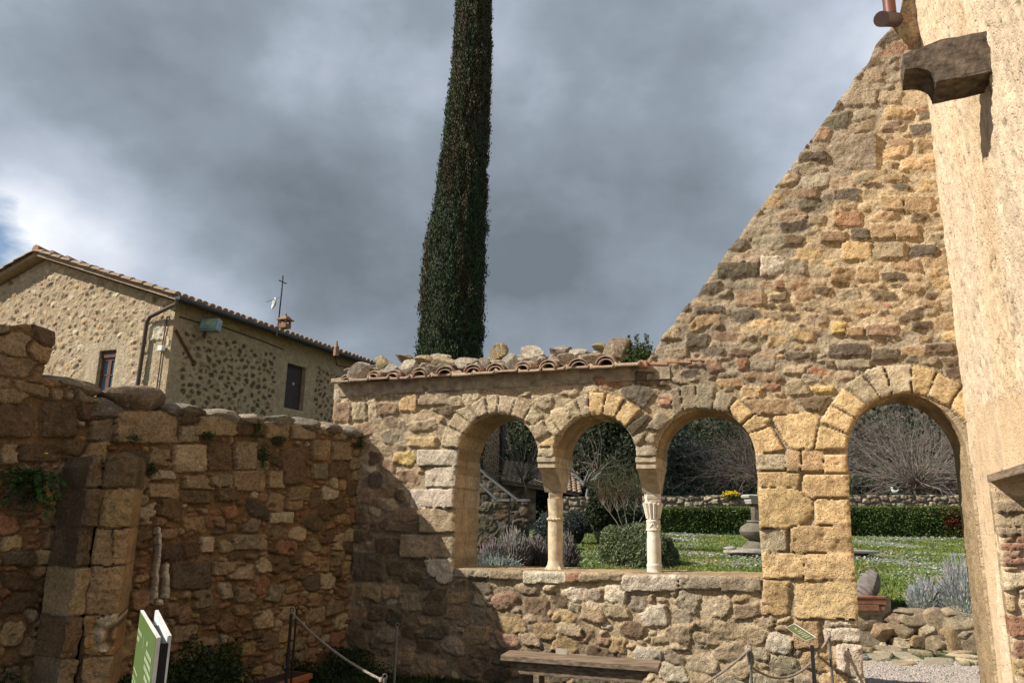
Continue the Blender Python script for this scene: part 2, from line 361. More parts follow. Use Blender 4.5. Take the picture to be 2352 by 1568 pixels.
            for (dj, di, a, b) in ((-1, 0, (0, 0), (0, 1)), (1, 0, (1, 1), (1, 0)), (0, -1, (1, 0), (0, 0)), (0, 1, (0, 1), (1, 1))):
                nb = ~ex[1 + dj:ex.shape[0] - 1 + dj, 1 + di:ex.shape[1] - 1 + di] & sel; j2, i2 = np.nonzero(nb)
                E.append(np.stack([idx[j2 + a[0], i2 + a[1]], idx[j2 + b[0], i2 + b[1]]], 1))
            E = np.concatenate(E)
            if len(E) and thick > 0:
                u2, iv = np.unique(E, return_inverse=True); ed = iv.reshape(-1, 2); x, y = PX.ravel()[u2], PY.ravel()[u2]; hh, cc = h.ravel()[u2], C.reshape(-1, 3)[u2]
                m0 = m.ravel()[u2]; k = len(u2)
                for r in range(rimseg + 1):
                    t = r / rimseg; d = hh * (1 - t) + (-thick - hh * .6) * t; nn = fbm((x + y) * 14 + 3, d * 14, 77, 3) * rough * 1.2 * (0 if r in (0, rimseg) else 1)
                    # joints dip inwards on the reveal as well
                    vx = x + nn * .7; vy = y + nn * .7; V.append(pos(vx, vy, d))
                    lb = lab.ravel()[u2]; q = -d / .31 + np.sin(lb * 7.77) * 3.1; fr_ = q - np.floor(q); tone = np.sin(np.floor(q) * 12.9 + lb * 4.7) * 43758.5; tone = tone - np.floor(tone)
                    jl = np.clip(1 - np.abs(fr_ - .5 - .42) * 16, 0, 1) * (thick > .5); c2 = cc * (1 + .18 * fbm((x * 1.7 + y) * 5, d * 6 + 9, 31, 4))[:, None]
                    if reveal is not None: c2 = c2 * .45 + np.array(reveal) * .55 * (1 + .45 * fbm((x - y) * 6, d * 8, 33, 5, .65))[:, None]
                    c2 = c2 * (.80 + .36 * tone - .30 * jl)[:, None] * (.82 + .18 * np.clip(m0 + .3, 0, 1))[:, None]
                    Cs.append(c2)
                for r in range(rimseg):
                    b0 = n0 + r * k; b1 = b0 + k; Fs.append(np.stack([b0 + ed[:, 1], b0 + ed[:, 0], b1 + ed[:, 0], b1 + ed[:, 1]], 1))
            me = mesh_np(nm, np.concatenate(V), np.concatenate(Fs), np.concatenate(Cs), smooth=True)
            o = link(nm, me, None, [mat]); 
            if parent: keep(o, parent)
            outs.append(o)
        return outs
# ------------------------------------------------------------------ the courtyard walls
A_ANG = -21.0
PA = Plane((0, 7.2), rad(A_ANG)); T = .56                     # arcade plane
uc, _ = PA.uv(2229, 1040); CORNER = PA.P(uc, 0)
PR = Plane(CORNER, math.atan2(-math.cos(rad(24)), -math.sin(rad(24))))
ul, _ = PA.uv(812, 1200); CL = PA.P(ul, 0)
PL_ = Plane(CL, rad(90 - 31))                                 # left wall, u = 0 in the corner, negative towards the camera
def arc(pl, l, r, top, n=26):
    (x0, y0), (x1, y1), (xt, yt) = pl.uv(*l), pl.uv(*r), pl.uv(*top); cx = (x0 + x1) / 2; a = (x1 - x0) / 2; ys = (y0 + y1) / 2; b = yt - ys
    return [(cx - a * math.cos(math.pi * i / n), ys + b * math.sin(math.pi * i / n)) for i in range(n + 1)]
def ragged(pts, amp=.02, step=.06, seed=3):
    out = []
    for i in range(len(pts) - 1):
        (x0, y0), (x1, y1) = pts[i], pts[i + 1]; d = math.hypot(x1 - x0, y1 - y0); n = max(1, int(d / step))
        for k in range(n):
            t = k / n; x = x0 + (x1 - x0) * t; y = y0 + (y1 - y0) * t; q = float(fbm(np.array([x * 7 + .3]), np.array([y * 7]), seed, 3)[0]) * amp
            out.append((x - (y1 - y0) / d * q * 1.6, y + (x1 - x0) / d * q * 1.6))
    return out + [pts[-1]]
arcade = thing('arcade_wall', 'ruined honey coloured stone wall with four round arches rising to a sloping gable on the right', 'arcade', tuple(PA.P(0, 0)))
U = PA.uv
u_l = U(764, 965)[0]
top = [U(*p) for p in ((768, 893), (1100, 874), (1465, 852), (1496, 812), (1506, 795), (1592, 686), (1671, 577), (1710, 526), (1796, 412), (1845, 345), (1890, 281), (1935, 221), (1980, 157), (2025, 93), (2062, 50), (2075, 0), (2084, -60))]
outA = [(u_l, -.1)] + [(u_l, top[0][1])] + ragged(top[0:3], .008, .2) + ragged(top[3:15], .016, .035) + top[15:] + [(uc + .45, top[-1][1]), (uc + .45, -.1)]
a1 = arc(PA, (1052, 1052), (1236, 1050), (1146, 951)); a2 = arc(PA, (1276, 1052), (1463, 1051), (1370, 952)); a3 = arc(PA, (1508, 1052), (1736, 1046), (1625, 940))
sillv = U(1400, 1312)[1]; sl = U(1042, 1303); sr = U(1753, 1324)
holeW = ragged([(sl[0], sl[1] - .004), (a1[0])], .010, .06, 5) + a1 + a2 + a3 + ragged([a3[-1], (sr[0], sr[1])], .008, .06, 9)
a4 = arc(PA, (1947, 1060), (2228, 1060), (2088, 903)); a4 = [p if p[0] < uc - .02 else (uc - .02, p[1]) for p in a4]
bl = U(1990, 1600)
hole4 = ragged([(bl[0], -.2), U(1966, 1330), U(1950, 1120), a4[0]], .012, .07, 6) + a4 + [(uc - .02, -.2)]
mA = Masonry(PA, outA, [holeW, hole4], .0115, 11, (.50, .39, .25), .011)
G1, G2, G3, G4, PIER, QUOIN, SILL = 1, 2, 3, 4, 5, 6, 7
for q, c in (((1735, 1044, 1803, 1080), 'm'), ((1805, 1035, 1838, 1084), 'o'), ((1842, 1031, 1890, 1082), 'o'), ((1893, 1044, 1946, 1085), 'y'),
             ((1735, 1083, 1835, 1119), 'y'), ((1845, 1090, 1950, 1143), 'y'), ((1742, 1213, 1805, 1266), 'm'), ((1818, 1207, 1962, 1268), 'y'),
             ((1744, 1269, 1845, 1326), 'y'), ((1849, 1271, 1966, 1331), 'y'), ((1750, 1331, 1812, 1410), 'y'), ((1829, 1333, 1973, 1418), 'y'),
             ((1872, 1148, 1954, 1204), 'y')):
    mA.poly(q, c, .034, PIER)
mA.poly([(1737, 1122), (1830, 1122), (1868, 1150), (1862, 1185), (1830, 1212), (1738, 1212)], 'y', .038, PIER)
for q, c in (((1822, 1426, 1880, 1488), 'o'), ((1896, 1421, 1973, 1437), 'w'), ((1893, 1441, 1976, 1472), 'w'), ((1922, 1478, 1982, 1552), 'w'), ((1950, 1557, 1992, 1604), 'w'), ((1888, 1540, 1946, 1604), 'y')):
    mA.poly(q, c, .030, 0)
V3 = [([(1672, 938), (1695, 917), (1731, 945), (1702, 975)], 'y'), ([(1702, 981), (1732, 954), (1770, 962), (1762, 979), (1719, 994)], 'y'), ([(1718, 998), (1770, 981), (1800, 1033), (1733, 1044)], 'y'),
      ([(1541, 896), (1560, 894), (1571, 943), (1547, 958)], 'g'), ([(1562, 889), (1597, 885), (1597, 938), (1573, 943)], 'g'), ([(1601, 883), (1642, 887), (1635, 940), (1600, 938)], 'g'),
      ([(1646, 898), (1687, 911), (1671, 948), (1638, 940)], 'g'), ([(1440, 982), (1485, 949), (1494, 960), (1455, 1001)], 'k'), ([(1485, 982), (1515, 945), (1540, 964), (1520, 990)], 'g'),
      ([(1457, 1003), (1481, 990), (1485, 998), (1470, 1020), (1459, 1024)], 'g'), ([(1481, 1001), (1507, 994), (1507, 1020), (1485, 1016)], 'g'), ([(1461, 1027), (1481, 1022), (1509, 1031), (1507, 1050), (1461, 1050)], 'g')]
V2 = [([(1267, 943), (1301, 934), (1312, 969), (1290, 992), (1267, 960)], 'm'), ([(1299, 932), (1320, 919), (1338, 956), (1314, 966)], 'm'), ([(1325, 913), (1350, 907), (1355, 952), (1339, 956)], 'm'),
      ([(1354, 904), (1391, 904), (1384, 951), (1357, 951)], 'y'), ([(1395, 906), (1434, 915), (1412, 958), (1386, 951)], 'y'), ([(1436, 919), (1470, 941), (1440, 980), (1414, 960)], 'y'),
      ([(1252, 1012), (1279, 1001), (1275, 1027), (1236, 1027)], 'y'), ([(1236, 1030), (1276, 1030), (1274, 1050), (1236, 1050)], 'm'), ([(1249, 971), (1265, 962), (1288, 994), (1279, 1003), (1264, 994)], 'm')]
V1 = [([(1014, 1024), (1024, 981), (1065, 997), (1059, 1028)], 'm'), ([(1031, 977), (1048, 949), (1086, 975), (1067, 995)], 'm'), ([(1050, 945), (1074, 932), (1097, 960), (1086, 973)], 'm'), ([(1084, 930), (1114, 911), (1120, 951), (1100, 960)], 'm'),
      ([(1119, 909), (1147, 907), (1142, 949), (1122, 951)], 'm'), ([(1150, 909), (1186, 913), (1173, 952), (1145, 949)], 'm'), ([(1189, 913), (1222, 932), (1202, 964), (1176, 952)], 'm'), ([(1224, 934), (1247, 956), (1230, 977), (1205, 966)], 'm'),
      ([(1249, 965), (1262, 997), (1232, 1010), (1217, 982)], 'm'), ([(1221, 909), (1267, 911), (1266, 937), (1249, 943), (1226, 926)], 'm')]
V4 = [([(1883, 979), (1946, 997), (1943, 1030), (1871, 1031)], 'y'), ([(1907, 932), (1961, 960), (1946, 994), (1884, 967)], 'y'), ([(1937, 892), (1988, 930), (1965, 958), (1909, 928)], 'y'), ([(1978, 862), (2019, 913), (1990, 930), (1942, 886)], 'm'),
      ([(1984, 853), (2025, 840), (2048, 904), (2021, 913)], 'm'), ([(2029, 840), (2091, 838), (2090, 902), (2051, 904)], 'm'), ([(2095, 840), (2150, 852), (2128, 908), (2094, 903)], 'y'), ([(2153, 855), (2209, 885), (2175, 932), (2132, 909)], 'y'), ([(2211, 890), (2229, 940), (2229, 985), (2182, 936)], 'y')]
for g, vs in ((G3, V3), (G2, V2), (G1, V1), (G4, V4)):
    for pts, c in vs: mA.poly(pts, c, .032, g)
mA.poly([(1776, 957), (1884, 947), (1877, 982), (1868, 1029), (1815, 1031), (1792, 997)], 'y', .034, PIER)
for q, c in (((963, 1033, 1051, 1070), 'w'), ((978, 1073, 1050, 1118), 'w'), ((945, 1123, 1048, 1165), 'w'), ((968, 1168, 1047, 1222), 't'), ((926, 1227, 1043, 1279), 't')): mA.poly(q, c, .036, QUOIN)
mA.poly([(978, 1283), (1040, 1282), (1041, 1330), (1020, 1342), (985, 1318)], 'w', .034, QUOIN)
for q, c in (((1205, 1312, 1300, 1338), 'w'), ((1430, 1319, 1558, 1356), 'w'), ((1561, 1321, 1655, 1352), 'g'), ((1658, 1322, 1752, 1357), 'g'), ((1046, 1306, 1125, 1325), 'g'), ((1127, 1309, 1203, 1330), 't'), ((1302, 1314, 1330, 1336), 'r'), ((1333, 1315, 1428, 1334), 't')):
    mA.poly(q, c, .040, SILL)
KEY = [((1425, 893), (1462, 877), (1507, 900), (1479, 938), (1436, 911), 'k'), ((908, 1040), (950, 1038), (958, 1050), (945, 1070), (908, 1062), 'Y'), ((937, 1004), (1003, 1003), (1003, 1028), (940, 1025), 'y'),
       ((870, 925), (915, 928), (912, 952), (872, 955), 'p'), ((935, 975), (1000, 960), (1002, 985), (950, 992), 't'), ((993, 940), (1036, 930), (1044, 948), (1030, 957), 'd'), ((968, 900), (1030, 897), (1030, 930), (962, 930), 't'),
       ((1706, 917), (1816, 915), (1824, 950), (1734, 952), 'o'), ((1702, 885), (1749, 889), (1745, 919), (1706, 916), 'y'), ((1804, 880), (1840, 870), (1864, 905), (1812, 909), 't'), ((1864, 890), (1912, 885), (1916, 902), (1870, 902), 'Y'), ((1830, 915), (1907, 907), (1885, 945), (1850, 940), 'd'),
       ((1614, 828), (1645, 822), (1661, 850), (1630, 857), 'p'), ((1693, 825), (1717, 823), (1712, 848), (1694, 850), 'r'), ((1514, 907), (1540, 907), (1542, 918), (1515, 918), 'r'), ((1514, 920), (1542, 920), (1542, 930), (1516, 930), 'r')]
for k in KEY: mA.poly(list(k[:-1]), k[-1], .026)
for q, c in (((768, 891, 783, 921), 'w'), ((843, 903, 877, 918), 't'), ((765, 924, 806, 968), 'p'), ((810, 925, 842, 964), 'm'), ((846, 920, 868, 958), 'm'), ((919, 905, 959, 944), 'y'), ((1033, 912, 1062, 934), 't'), ((888, 1199, 967, 1221), 'd'), ((812, 1268, 880, 1332), 'k'),
             ((866, 1235, 922, 1270), 'd'), ((1796, 436, 1875, 456), 'p'), ((1916, 487, 1978, 521), 'r'), ((1800, 541, 1846, 563), 'd'), ((1884, 532, 1944, 558), 'p'), ((1954, 527, 1994, 550), 'k'), ((1999, 516, 2052, 548), 'o'), ((2058, 517, 2109, 548), 'o'), ((1935, 557, 1999, 598), 'y'),
             ((2002, 557, 2075, 594), 't'), ((1747, 590, 1800, 633), 'w'), ((1802, 597, 1850, 629), 'g'), ((1909, 617, 1965, 650), 'o'), ((1969, 616, 2013, 645), 'o'), ((1690, 667, 1752, 702), 'p'), ((2022, 452, 2074, 484), 'o'), ((2077, 453, 2140, 486), 'o'), ((2030, 403, 2073, 417), 'o'),
             ((1650, 604, 1740, 637), 'k'), ((1914, 311, 2013, 388), 'g'), ((2036, 251, 2094, 272), 'o'), ((1937, 206, 2010, 243), 'g'), ((1836, 349, 1897, 371), 'k'), ((2002, 802, 2062, 828), 'k'), ((1804, 809, 1866, 825), 'k'), ((1904, 790, 1990, 818), 'k'), ((2094, 739, 2141, 756), 'k'), ((1912, 741, 1942, 766), 'Y'),
             ((1940, 752, 1982, 772), 'o'), ((1990, 745, 2060, 772), 'p'), ((2127, 790, 2192, 812), 'd'), ((1595, 694, 1630, 702), 'o'), ((1598, 703, 1662, 718), 'k'), ((1577, 767, 1626, 797), 'k'), ((1780, 645, 1802, 664), 'r'), ((1925, 826, 1998, 846), 'g'), ((1460, 852, 1536, 876), 'k'), ((1470, 878, 1530, 888), 'd')):
    mA.poly(q, c, .024, 0, var=.15)
dark_l = [(790, 1120), (880, 1080), (1000, 1230), (1045, 1330), (1240, 1360), (1420, 1480), (1500, 1620), (760, 1620)]  # region of browner stone; stone and mortar colours also deepen its shade
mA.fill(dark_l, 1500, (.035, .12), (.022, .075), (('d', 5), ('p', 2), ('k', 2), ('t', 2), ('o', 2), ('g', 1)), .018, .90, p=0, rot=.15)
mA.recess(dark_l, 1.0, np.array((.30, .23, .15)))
lw = [(760, 880), (1500, 850), (1500, 960), (1040, 1000), (1050, 1350), (1050, 1620), (700, 1620), (740, 960)]
palL = (('t', 4), ('d', 2), ('o', 2), ('g', 2), ('w', 1), ('p', 2), ('r', .6), ('m', 1.5), ('k', .6))
mA.fill(lw, 3000, (.03, .12), (.02, .07), palL, .015, .91, p=0)
low = [(1030, 1325), (1760, 1350), (1765, 1410), (1990, 1420), (1995, 1640), (1000, 1640)]
mA.fill(low, 3600, (.03, .125), (.018, .070), (('t', 4), ('g', 3), ('d', 1.2), ('w', 1.5), ('r', .7), ('o', 1.5), ('m', 2), ('k', .5)), .024, .90, p=0, rot=.2)
band = [(1490, 830), (1600, 800), (2230, 800), (2230, 960), (1750, 960), (1680, 910), (1600, 880), (1540, 890)]
mA.fill(band, 1500, (.03, .10), (.016, .042), (('t', 3), ('g', 3), ('k', 2), ('o', 2), ('d', 1.5), ('r', .5), ('y', 1)), .016, .94, p=0)
gab = [(1480, 830), (2090, -60), (2200, 400), (2230, 830)]
edge_b = [(1480, 830), (1610, 650), (1730, 480), (1870, 280), (2040, 60), (2080, -60), (2100, 120), (2010, 300), (1930, 440), (1840, 560), (1740, 690), (1640, 830)]
mA.fill(edge_b, 2600, (.03, .12), (.02, .06), (('g', 4), ('k', 3), ('t', 3), ('d', 1.5), ('o', 1.2), ('p', 1)), .015, .92, p=0)
mA.fill([(1780, 640), (2000, 300), (2130, 250), (2180, 600), (2150, 640)], 800, (.03, .10), (.018, .05), (('o', 3), ('t', 3), ('d', 2), ('p', 1.5), ('y', 1.5), ('k', 1)), .014, .96, p=0)
mA.fill([(1760, 640), (2210, 640), (2220, 790), (1700, 790)], 260, (.03, .09), (.02, .045), (('o', 3), ('t', 3), ('d', 2), ('y', 1.5)), .016, .95, p=0)
mA.fill(gab, 260, (.02, .05), (.012, .03), (('o', 3), ('t', 3), ('d', 1), ('r', 1), ('y', 2)), .016, .95, p=0)
mA.recess(gab, 1.5, np.array((.56, .43, .27)))
mA.recess([(1490, 845), (1600, 770), (2235, 760), (2235, 860), (1900, 880), (1500, 905)], 1.6, np.array((.40, .325, .225)))
mA.recess(edge_b, 1.5, np.array((.38, .31, .22)))
mA.col = [c * .93 for c in mA.col]; mA.mcol = mA.mcol * .93
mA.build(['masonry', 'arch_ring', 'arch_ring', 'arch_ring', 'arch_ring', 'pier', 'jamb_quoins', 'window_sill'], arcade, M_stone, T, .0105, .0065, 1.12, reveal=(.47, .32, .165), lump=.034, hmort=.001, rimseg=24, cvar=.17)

# ---- left ruined wall
lwall = thing('ruined_wall', 'tall shaded rubble wall of brown stone blocks and bits of brick along the left of the courtyard', 'wall', tuple(PL_.P(-1.5, 0)))
UL = PL_.uv
ltop = [(-260, 735), (0, 747), (60, 746), (124, 762), (120, 790), (98, 850), (96, 868), (140, 872), (190, 905), (196, 912), (255, 920), (262, 940), (372, 942), (420, 946), (470, 957), (540, 962), (600, 966), (690, 972), (740, 980), (790, 990), (826, 1006)]
outL = [(UL(-260, 900)[0], -.1)] + ragged([UL(*p) for p in ltop], .016, .07) + [(.02, -.1)]
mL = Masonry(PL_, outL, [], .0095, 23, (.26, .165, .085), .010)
for q, c in (((262, 946, 409, 1016), 't'), ((95, 925, 168, 1003), 'd'), ((-60, 930, 74, 1002), 'd'), ((398, 1021, 470, 1083), 'm'), ((474, 1018, 526, 1080), 'd'), ((538, 1015, 586, 1080), 'g'), ((458, 952, 538, 1000), 't'), ((409, 978, 456, 1014), 'g'),
             ((541, 970, 608, 1000), 'd'), ((645, 1030, 698, 1110), 'd'), ((714, 1010, 756, 1056), 't'), ((762, 1014, 802, 1056), 't'), ((420, 1092, 490, 1122), 't'), ((335, 1110, 408, 1141), 't'), ((536, 1078, 602, 1126), 't'), ((618, 1176, 672, 1200), 'w'), ((460, 1232, 486, 1266), 'w'),
             ((534, 1228, 608, 1261), 'g'), ((392, 1290, 478, 1352), 'k'), ((40, 1020, 130, 1060), 'd'), ((0, 1020, 36, 1065), 't'), ((496, 1120, 540, 1150), 'd'), ((614, 1082, 650, 1120), 't'), ((660, 1118, 710, 1150), 't'), ((716, 1064, 750, 1100), 'g'), ((754, 1062, 795, 1096), 'd'),
             ((345, 1080, 400, 1100), 'w'), ((205, 960, 258, 1012), 'g'), ((605, 968, 660, 1006), 't'), ((668, 974, 720, 1008), 'g'), ((410, 1126, 480, 1155), 'd'), ((488, 1290, 560, 1320), 't'), ((520, 1295, 580, 1330), 'm'), ((470, 1090, 530, 1118), 'g'), ((430, 1465, 500, 1500), 't'), ((350, 1560, 420, 1640), 'o')):
    mL.poly(q, c, .030, 0, var=.16)
mL.poly([(357, 1208), (364, 1208), (352, 1388), (343, 1388)], (.80, .74, .64), .05, 1); mL.poly([(375, 1285), (384, 1288), (378, 1390), (366, 1390)], (.80, .74, .64), .05, 1); mL.poly([(345, 1375), (378, 1375), (377, 1391), (344, 1391)], (.80, .74, .64), .05, 1)
mL.fill([(-270, 740), (130, 740), (130, 870), (0, 930), (-270, 930)], 500, (.05, .16), (.03, .07), (('t', 3), ('o', 2), ('d', 2)), .02, .8, p=0)
mL.fill([(-270, 900), (830, 900), (830, 1640), (-270, 1640)], 420, (.025, .06), (.012, .022), (('r', 6), ('p', 1)), .020, .93, p=8, rot=.06)
mL.fill([(-270, 900), (830, 900), (830, 1640), (-270, 1640)], 7500, (.026, .095), (.018, .068), (('t', 3.5), ('d', 4), ('o', 3), ('p', 2), ('g', 1.5), ('m', 2), ('k', 2), ('w', 1), ('r', .8)), .028, .86, p=0, rot=.16)
mL.fill([(-270, 900), (830, 900), (830, 1640), (-270, 1640)], 3000, (.014, .035), (.010, .025), (('r', 3), ('t', 3), ('m', 2), ('o', 3), ('w', .6)), .022, .85, p=0, rot=.5)
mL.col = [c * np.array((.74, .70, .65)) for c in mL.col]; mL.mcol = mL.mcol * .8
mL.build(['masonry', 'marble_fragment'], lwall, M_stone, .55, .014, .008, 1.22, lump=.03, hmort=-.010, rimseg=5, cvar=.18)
# the thick pilaster standing against the left wall
def pil_plane(px, py, ang, d):
    c = PL_.pp(px, py, d); return Plane((c.x, c.y), rad(ang))
PE = PL_.pp(208, 1300, .34); PP1 = Plane((PE.x, PE.y), rad(20)); PP2 = Plane((PE.x, PE.y), rad(20 - 62))
pil = thing('stone_pilaster', 'broken pilaster of big weathered blocks standing against the shaded left wall', 'pilaster', (PE.x, PE.y, 0))
wr = PP1.uv(300, 1200)[0]; wl = -.36
mP = Masonry(PP1, [(0, -.1), (0, PP1.uv(215, 1046)[1])] + ragged([(0.03, PP1.uv(215, 1040)[1] - .0), (wr * .5, PP1.uv(250, 1036)[1]), (wr * .93, PP1.uv(290, 1044)[1]), (wr, PP1.uv(310, 1068)[1])], .01, .05) + [(wr, -.1)], [], .0095, 31, (.24, .16, .09), .012)
ys = [1120, 1212, 1300, 1412, 1505, 1600]
mP.poly((200, 1030, 330, 1117), 'k', .02)
for i, (a, b) in enumerate(zip(ys[:-1], ys[1:])):
    if i in (0, 3): mP.poly((196, a + 3, 330, b - 3), 't' if i == 0 else 'o', .024)
    elif i == 1: mP.poly((196, a + 3, 256, b - 3), 'g', .024); mP.poly((260, a + 3, 330, b - 3), 't', .024)
    else: mP.poly((190, a + 3, 330, b - 3), 't', .024)
mP.poly([(215, 1440), (225, 1418), (272, 1405), (268, 1470), (240, 1500), (220, 1490)], (.80, .74, .66), .05, 1, pri=.5)
mP.col = [c * np.array((.98, .84, .66)) for c in mP.col]
mP.build(['block_courses', 'pale_inset_stone'], pil, M_stone, .5, .016, .012, 1.3, back=False, edge_round=.02)
c2 = PP1.P(0, 0); PQ = Plane((c2.x, c2.y), rad(20 - 62 + 90 + 12))
mQ = Masonry(PQ, [(-.11, -.1)] + ragged([(-.11, PQ.uv(135, 1068)[1]), (-.08, PQ.uv(160, 1042)[1]), (0, PP1.uv(215, 1046)[1])], .012, .05) + [(0, -.1)], [], .0095, 37, (.17, .13, .09), .012)
for i, (a, b) in enumerate(zip([1030] + ys[:-1], ys)):
    mQ.poly([(-.50 + .04 * (i % 2), PQ.uv(170, b)[1] + .01), (.02, PQ.uv(205, b)[1] + .01), (.02, PQ.uv(205, a)[1] - .01), (-.50 + .04 * (i % 2), PQ.uv(170, a)[1] - .01)], ['k', 'k', 'k', 'g', 'd', 'g'][i], .026, 0, False)
mQ.col = [c * np.array((1.0, .88, .74)) for c in mQ.col]
mQ.build(['side_courses'], pil, M_stone, .3, .018, .012, 1.3, back=False, edge_round=.02)

# ---- plastered building on the right
plb = thing('plastered_building', 'tall building with rough sunlit cream plaster wall at the right edge', 'building', tuple(PR.P(.5, 0)))
UR = PR.uv
un = 5.2; hl = UR(2279, 1110); du = hl[0]; dz = UR(2285, 1104)[1]
mR = Masonry(PR, [(0, -.1), (0, 8.6), (un, 8.6), (un, -.1)], [[(du, -.2), (du, dz), (un + .2, dz), (un + .2, -.2)]], .0125, 41, (.78, .605, .42), .01)
PRP = [(2229, 1620), (2229, 1000), (2300, 1000), (2330, 1620)]
mR.rec[:] = .55
m_ = mR
big = fbm(m_.X * 1.1, m_.Y * .8, 5, 4); mR.mcol = mR.mcol * (1 + .16 * fbm(m_.X * 2.2, m_.Y * .9, 6, 4))[..., None]
sm = np.clip((big - .12) * 4, 0, 1); smooth = pip([UR(2240, 930), UR(2360, 900), UR(2360, 1075), UR(2300, 1080), UR(2285, 1300), UR(2310, 1620), UR(2240, 1620)], m_.X, m_.Y)
smooth = smooth * 1.0
mR.rec = np.where(smooth > 0, .10, .75) * (1 - .4 * sm)
mR.mcol = np.where(smooth[..., None] > 0, mR.mcol * np.array((.97, .93, .86)), mR.mcol)
pits = np.clip((fbm(m_.X * 16, m_.Y * 6, 63, 3) - .36) * 5, 0, 1) * (1 - smooth); mR.pit = pits
mR.mcol = mR.mcol * (1 - .42 * pits[..., None])
cr1 = np.abs(fbm(m_.X * 3.2, m_.Y * .8 + 3, 101, 4)); crk = np.clip(1 - cr1 * 34, 0, 1) * (fbm(m_.X * 1.5, m_.Y * .7, 103, 2) > .12) * (1 - smooth)
coat = np.clip((fbm(m_.X * 3.0, m_.Y * 1.6, 107, 5, .6) - .05) * 14, 0, 1) * (1 - smooth * .7); gran = fbm(m_.X * 40, m_.Y * 34, 109, 3)
mR.extra = .008 * coat - .022 * pits - .015 * crk + .006 * gran * (1 - smooth * .8); mR.mcol = mR.mcol * (1 - .35 * crk)[..., None] * (1 - .05 * (1 - coat))[..., None]
st_ = np.clip((fbm(m_.X * 1.3 + 4, m_.Y * .35, 113, 4) - .18) * 3, 0, 1)[..., None]; mR.mcol = mR.mcol * (1 - st_ * np.array((.06, .11, .18)))
mR.build(['plaster_wall'], plb, M_plaster, .30, .007, .01, 1.1, lump=.026, hmort=0, back=False, rimseg=3, cvar=.05)
# brick and stone jamb of the doorway in the plastered wall, facing the courtyard
PJ = Plane(PR.P(du + .005, 0)[:2], rad(-24)); UJ = PJ.uv
mJ = Masonry(PJ, [(-.01, -.1), (-.01, dz), (.9, dz), (.9, -.1)], [], .0095, 43, (.60, .46, .29), .008)
for q, c in (((2290, 1150, 2420, 1176), 't'), ((2292, 1180, 2420, 1208), 't'), ((2297, 1211, 2430, 1228), 't'), ((2303, 1230, 2330, 1243), 'o'), ((2333, 1230, 2420, 1243), 'r'), ((2303, 1245, 2420, 1261), 'r'), ((2305, 1264, 2345, 1279), 'p'), ((2305, 1282, 2420, 1296), 'r'), ((2306, 1300, 2340, 1310), 'o')): mJ.poly(q, c, .018, 1, var=.08)
mJ.fill([(2300, 1300), (2500, 1300), (2500, 1640), (2310, 1640)], 500, (.04, .10), (.03, .06), (('m', 4), ('t', 2), ('o', 2), ('r', 1)), .02, .88, p=0)
mJ.recess([(2270, 1100), (2500, 1100), (2500, 1640), (2300, 1640)], .7)
mJ.build(['doorway_jamb', 'brick_courses'], plb, M_stone, .1, .009, .01, 1.15, back=False)
def slab_on(pl, u0, u1, v0, v1, d0, d1):      # a box given in a plane's own axes
    vs = [pl.P(u, v, d) for d in (d0, d1) for (u, v) in ((u0, v0), (u1, v0), (u1, v1), (u0, v1))]
    return vs, [(0, 3, 2, 1), (4, 5, 6, 7), (0, 1, 5, 4), (1, 2, 6, 5), (2, 3, 7, 6), (3, 0, 4, 7)]
M_wood = plain('weathered_wood', (.26, .19, .13), .85, .2, 0, .45, 6, .006, 30, (1, 1, 12))
vs, fs = slab_on(PR, du - .10, du + 2.2, dz - .002, UR(2283, 1086)[1], -.28, .012)
MB().add(vs, fs).build('timber_lintel', M_wood, plb, bevel=.006)
# dark inner room behind the doorway
M_in = plain('inner_wall', (.33, .26, .18), .95, .1, 0, .2, 5)
MB().add(*slab_on(PR, du + 1.2, un + .1, -.1, dz, -.9, -.84)).build('inner_wall', M_in, plb)
# stone corbel high on the wall: block with a cavetto cut under its free end, and its profile swept along the wall
ub, vb = UR(2276, 180); ut, vt = UR(2255, 92); Lc = .42
uc0 = UR(2262, 140)[0] - .11; wc = .25; H0 = vt - .04; H1 = H0 - .25
prof = [(-.15, H0), (Lc * .55, H0 + .012), (Lc, H0 - .03), (Lc, H0 - .135)] + [(Lc - .02 - .13 * math.sin(a), H0 - .135 - .115 * (1 - math.cos(a)) - .0) for a in [i * math.pi / 2 / 8 for i in range(1, 9)]] + [(Lc - .155, H1), (-.15, H1 + .005)]
nseg = 16; nd = []
for i in range(len(prof)):                      # resample the outline
    p, q = prof[i], prof[(i + 1) % len(prof)]; k = max(1, int(math.hypot(q[0] - p[0], q[1] - p[1]) / .03))
    nd += [(p[0] + (q[0] - p[0]) * t / k, p[1] + (q[1] - p[1]) * t / k) for t in range(k)]
vs = []; fs = []; n = len(nd); cd = sum(p[0] for p in nd) / n; cv = sum(p[1] for p in nd) / n
for s_ in range(nseg + 1):
    u = uc0 + wc * s_ / nseg; q = .985 if s_ in (0, nseg) else 1
    for (d, v) in nd: vs.append(PR.P(u, cv + (v - cv) * q, cd + (d - cd) * q))
for s_ in range(nseg):
    for k in range(n): a = s_ * n + k; b = s_ * n + (k + 1) % n; fs.append((a, a + n, b + n, b))
va = np.array([tuple(v) for v in vs]); nz = fbm3(va * 14, 3, 4)[:, None]; va = va + nz * .012 * np.array((.4, -.8, .5)) + (fbm3(va * 5 + 3, 8, 3)[:, None]) * np.array((0, 0, .02))
va = np.vstack([va, [tuple(PR.P(uc0, cv, cd)), tuple(PR.P(uc0 + wc, cv, cd))]]); ncap = len(va) - 2
me = bpy.data.meshes.new('corbel'); f2 = list(fs)
f2.append(tuple(reversed(range(n)))); f2.append(tuple(nseg * n + k for k in range(n)))
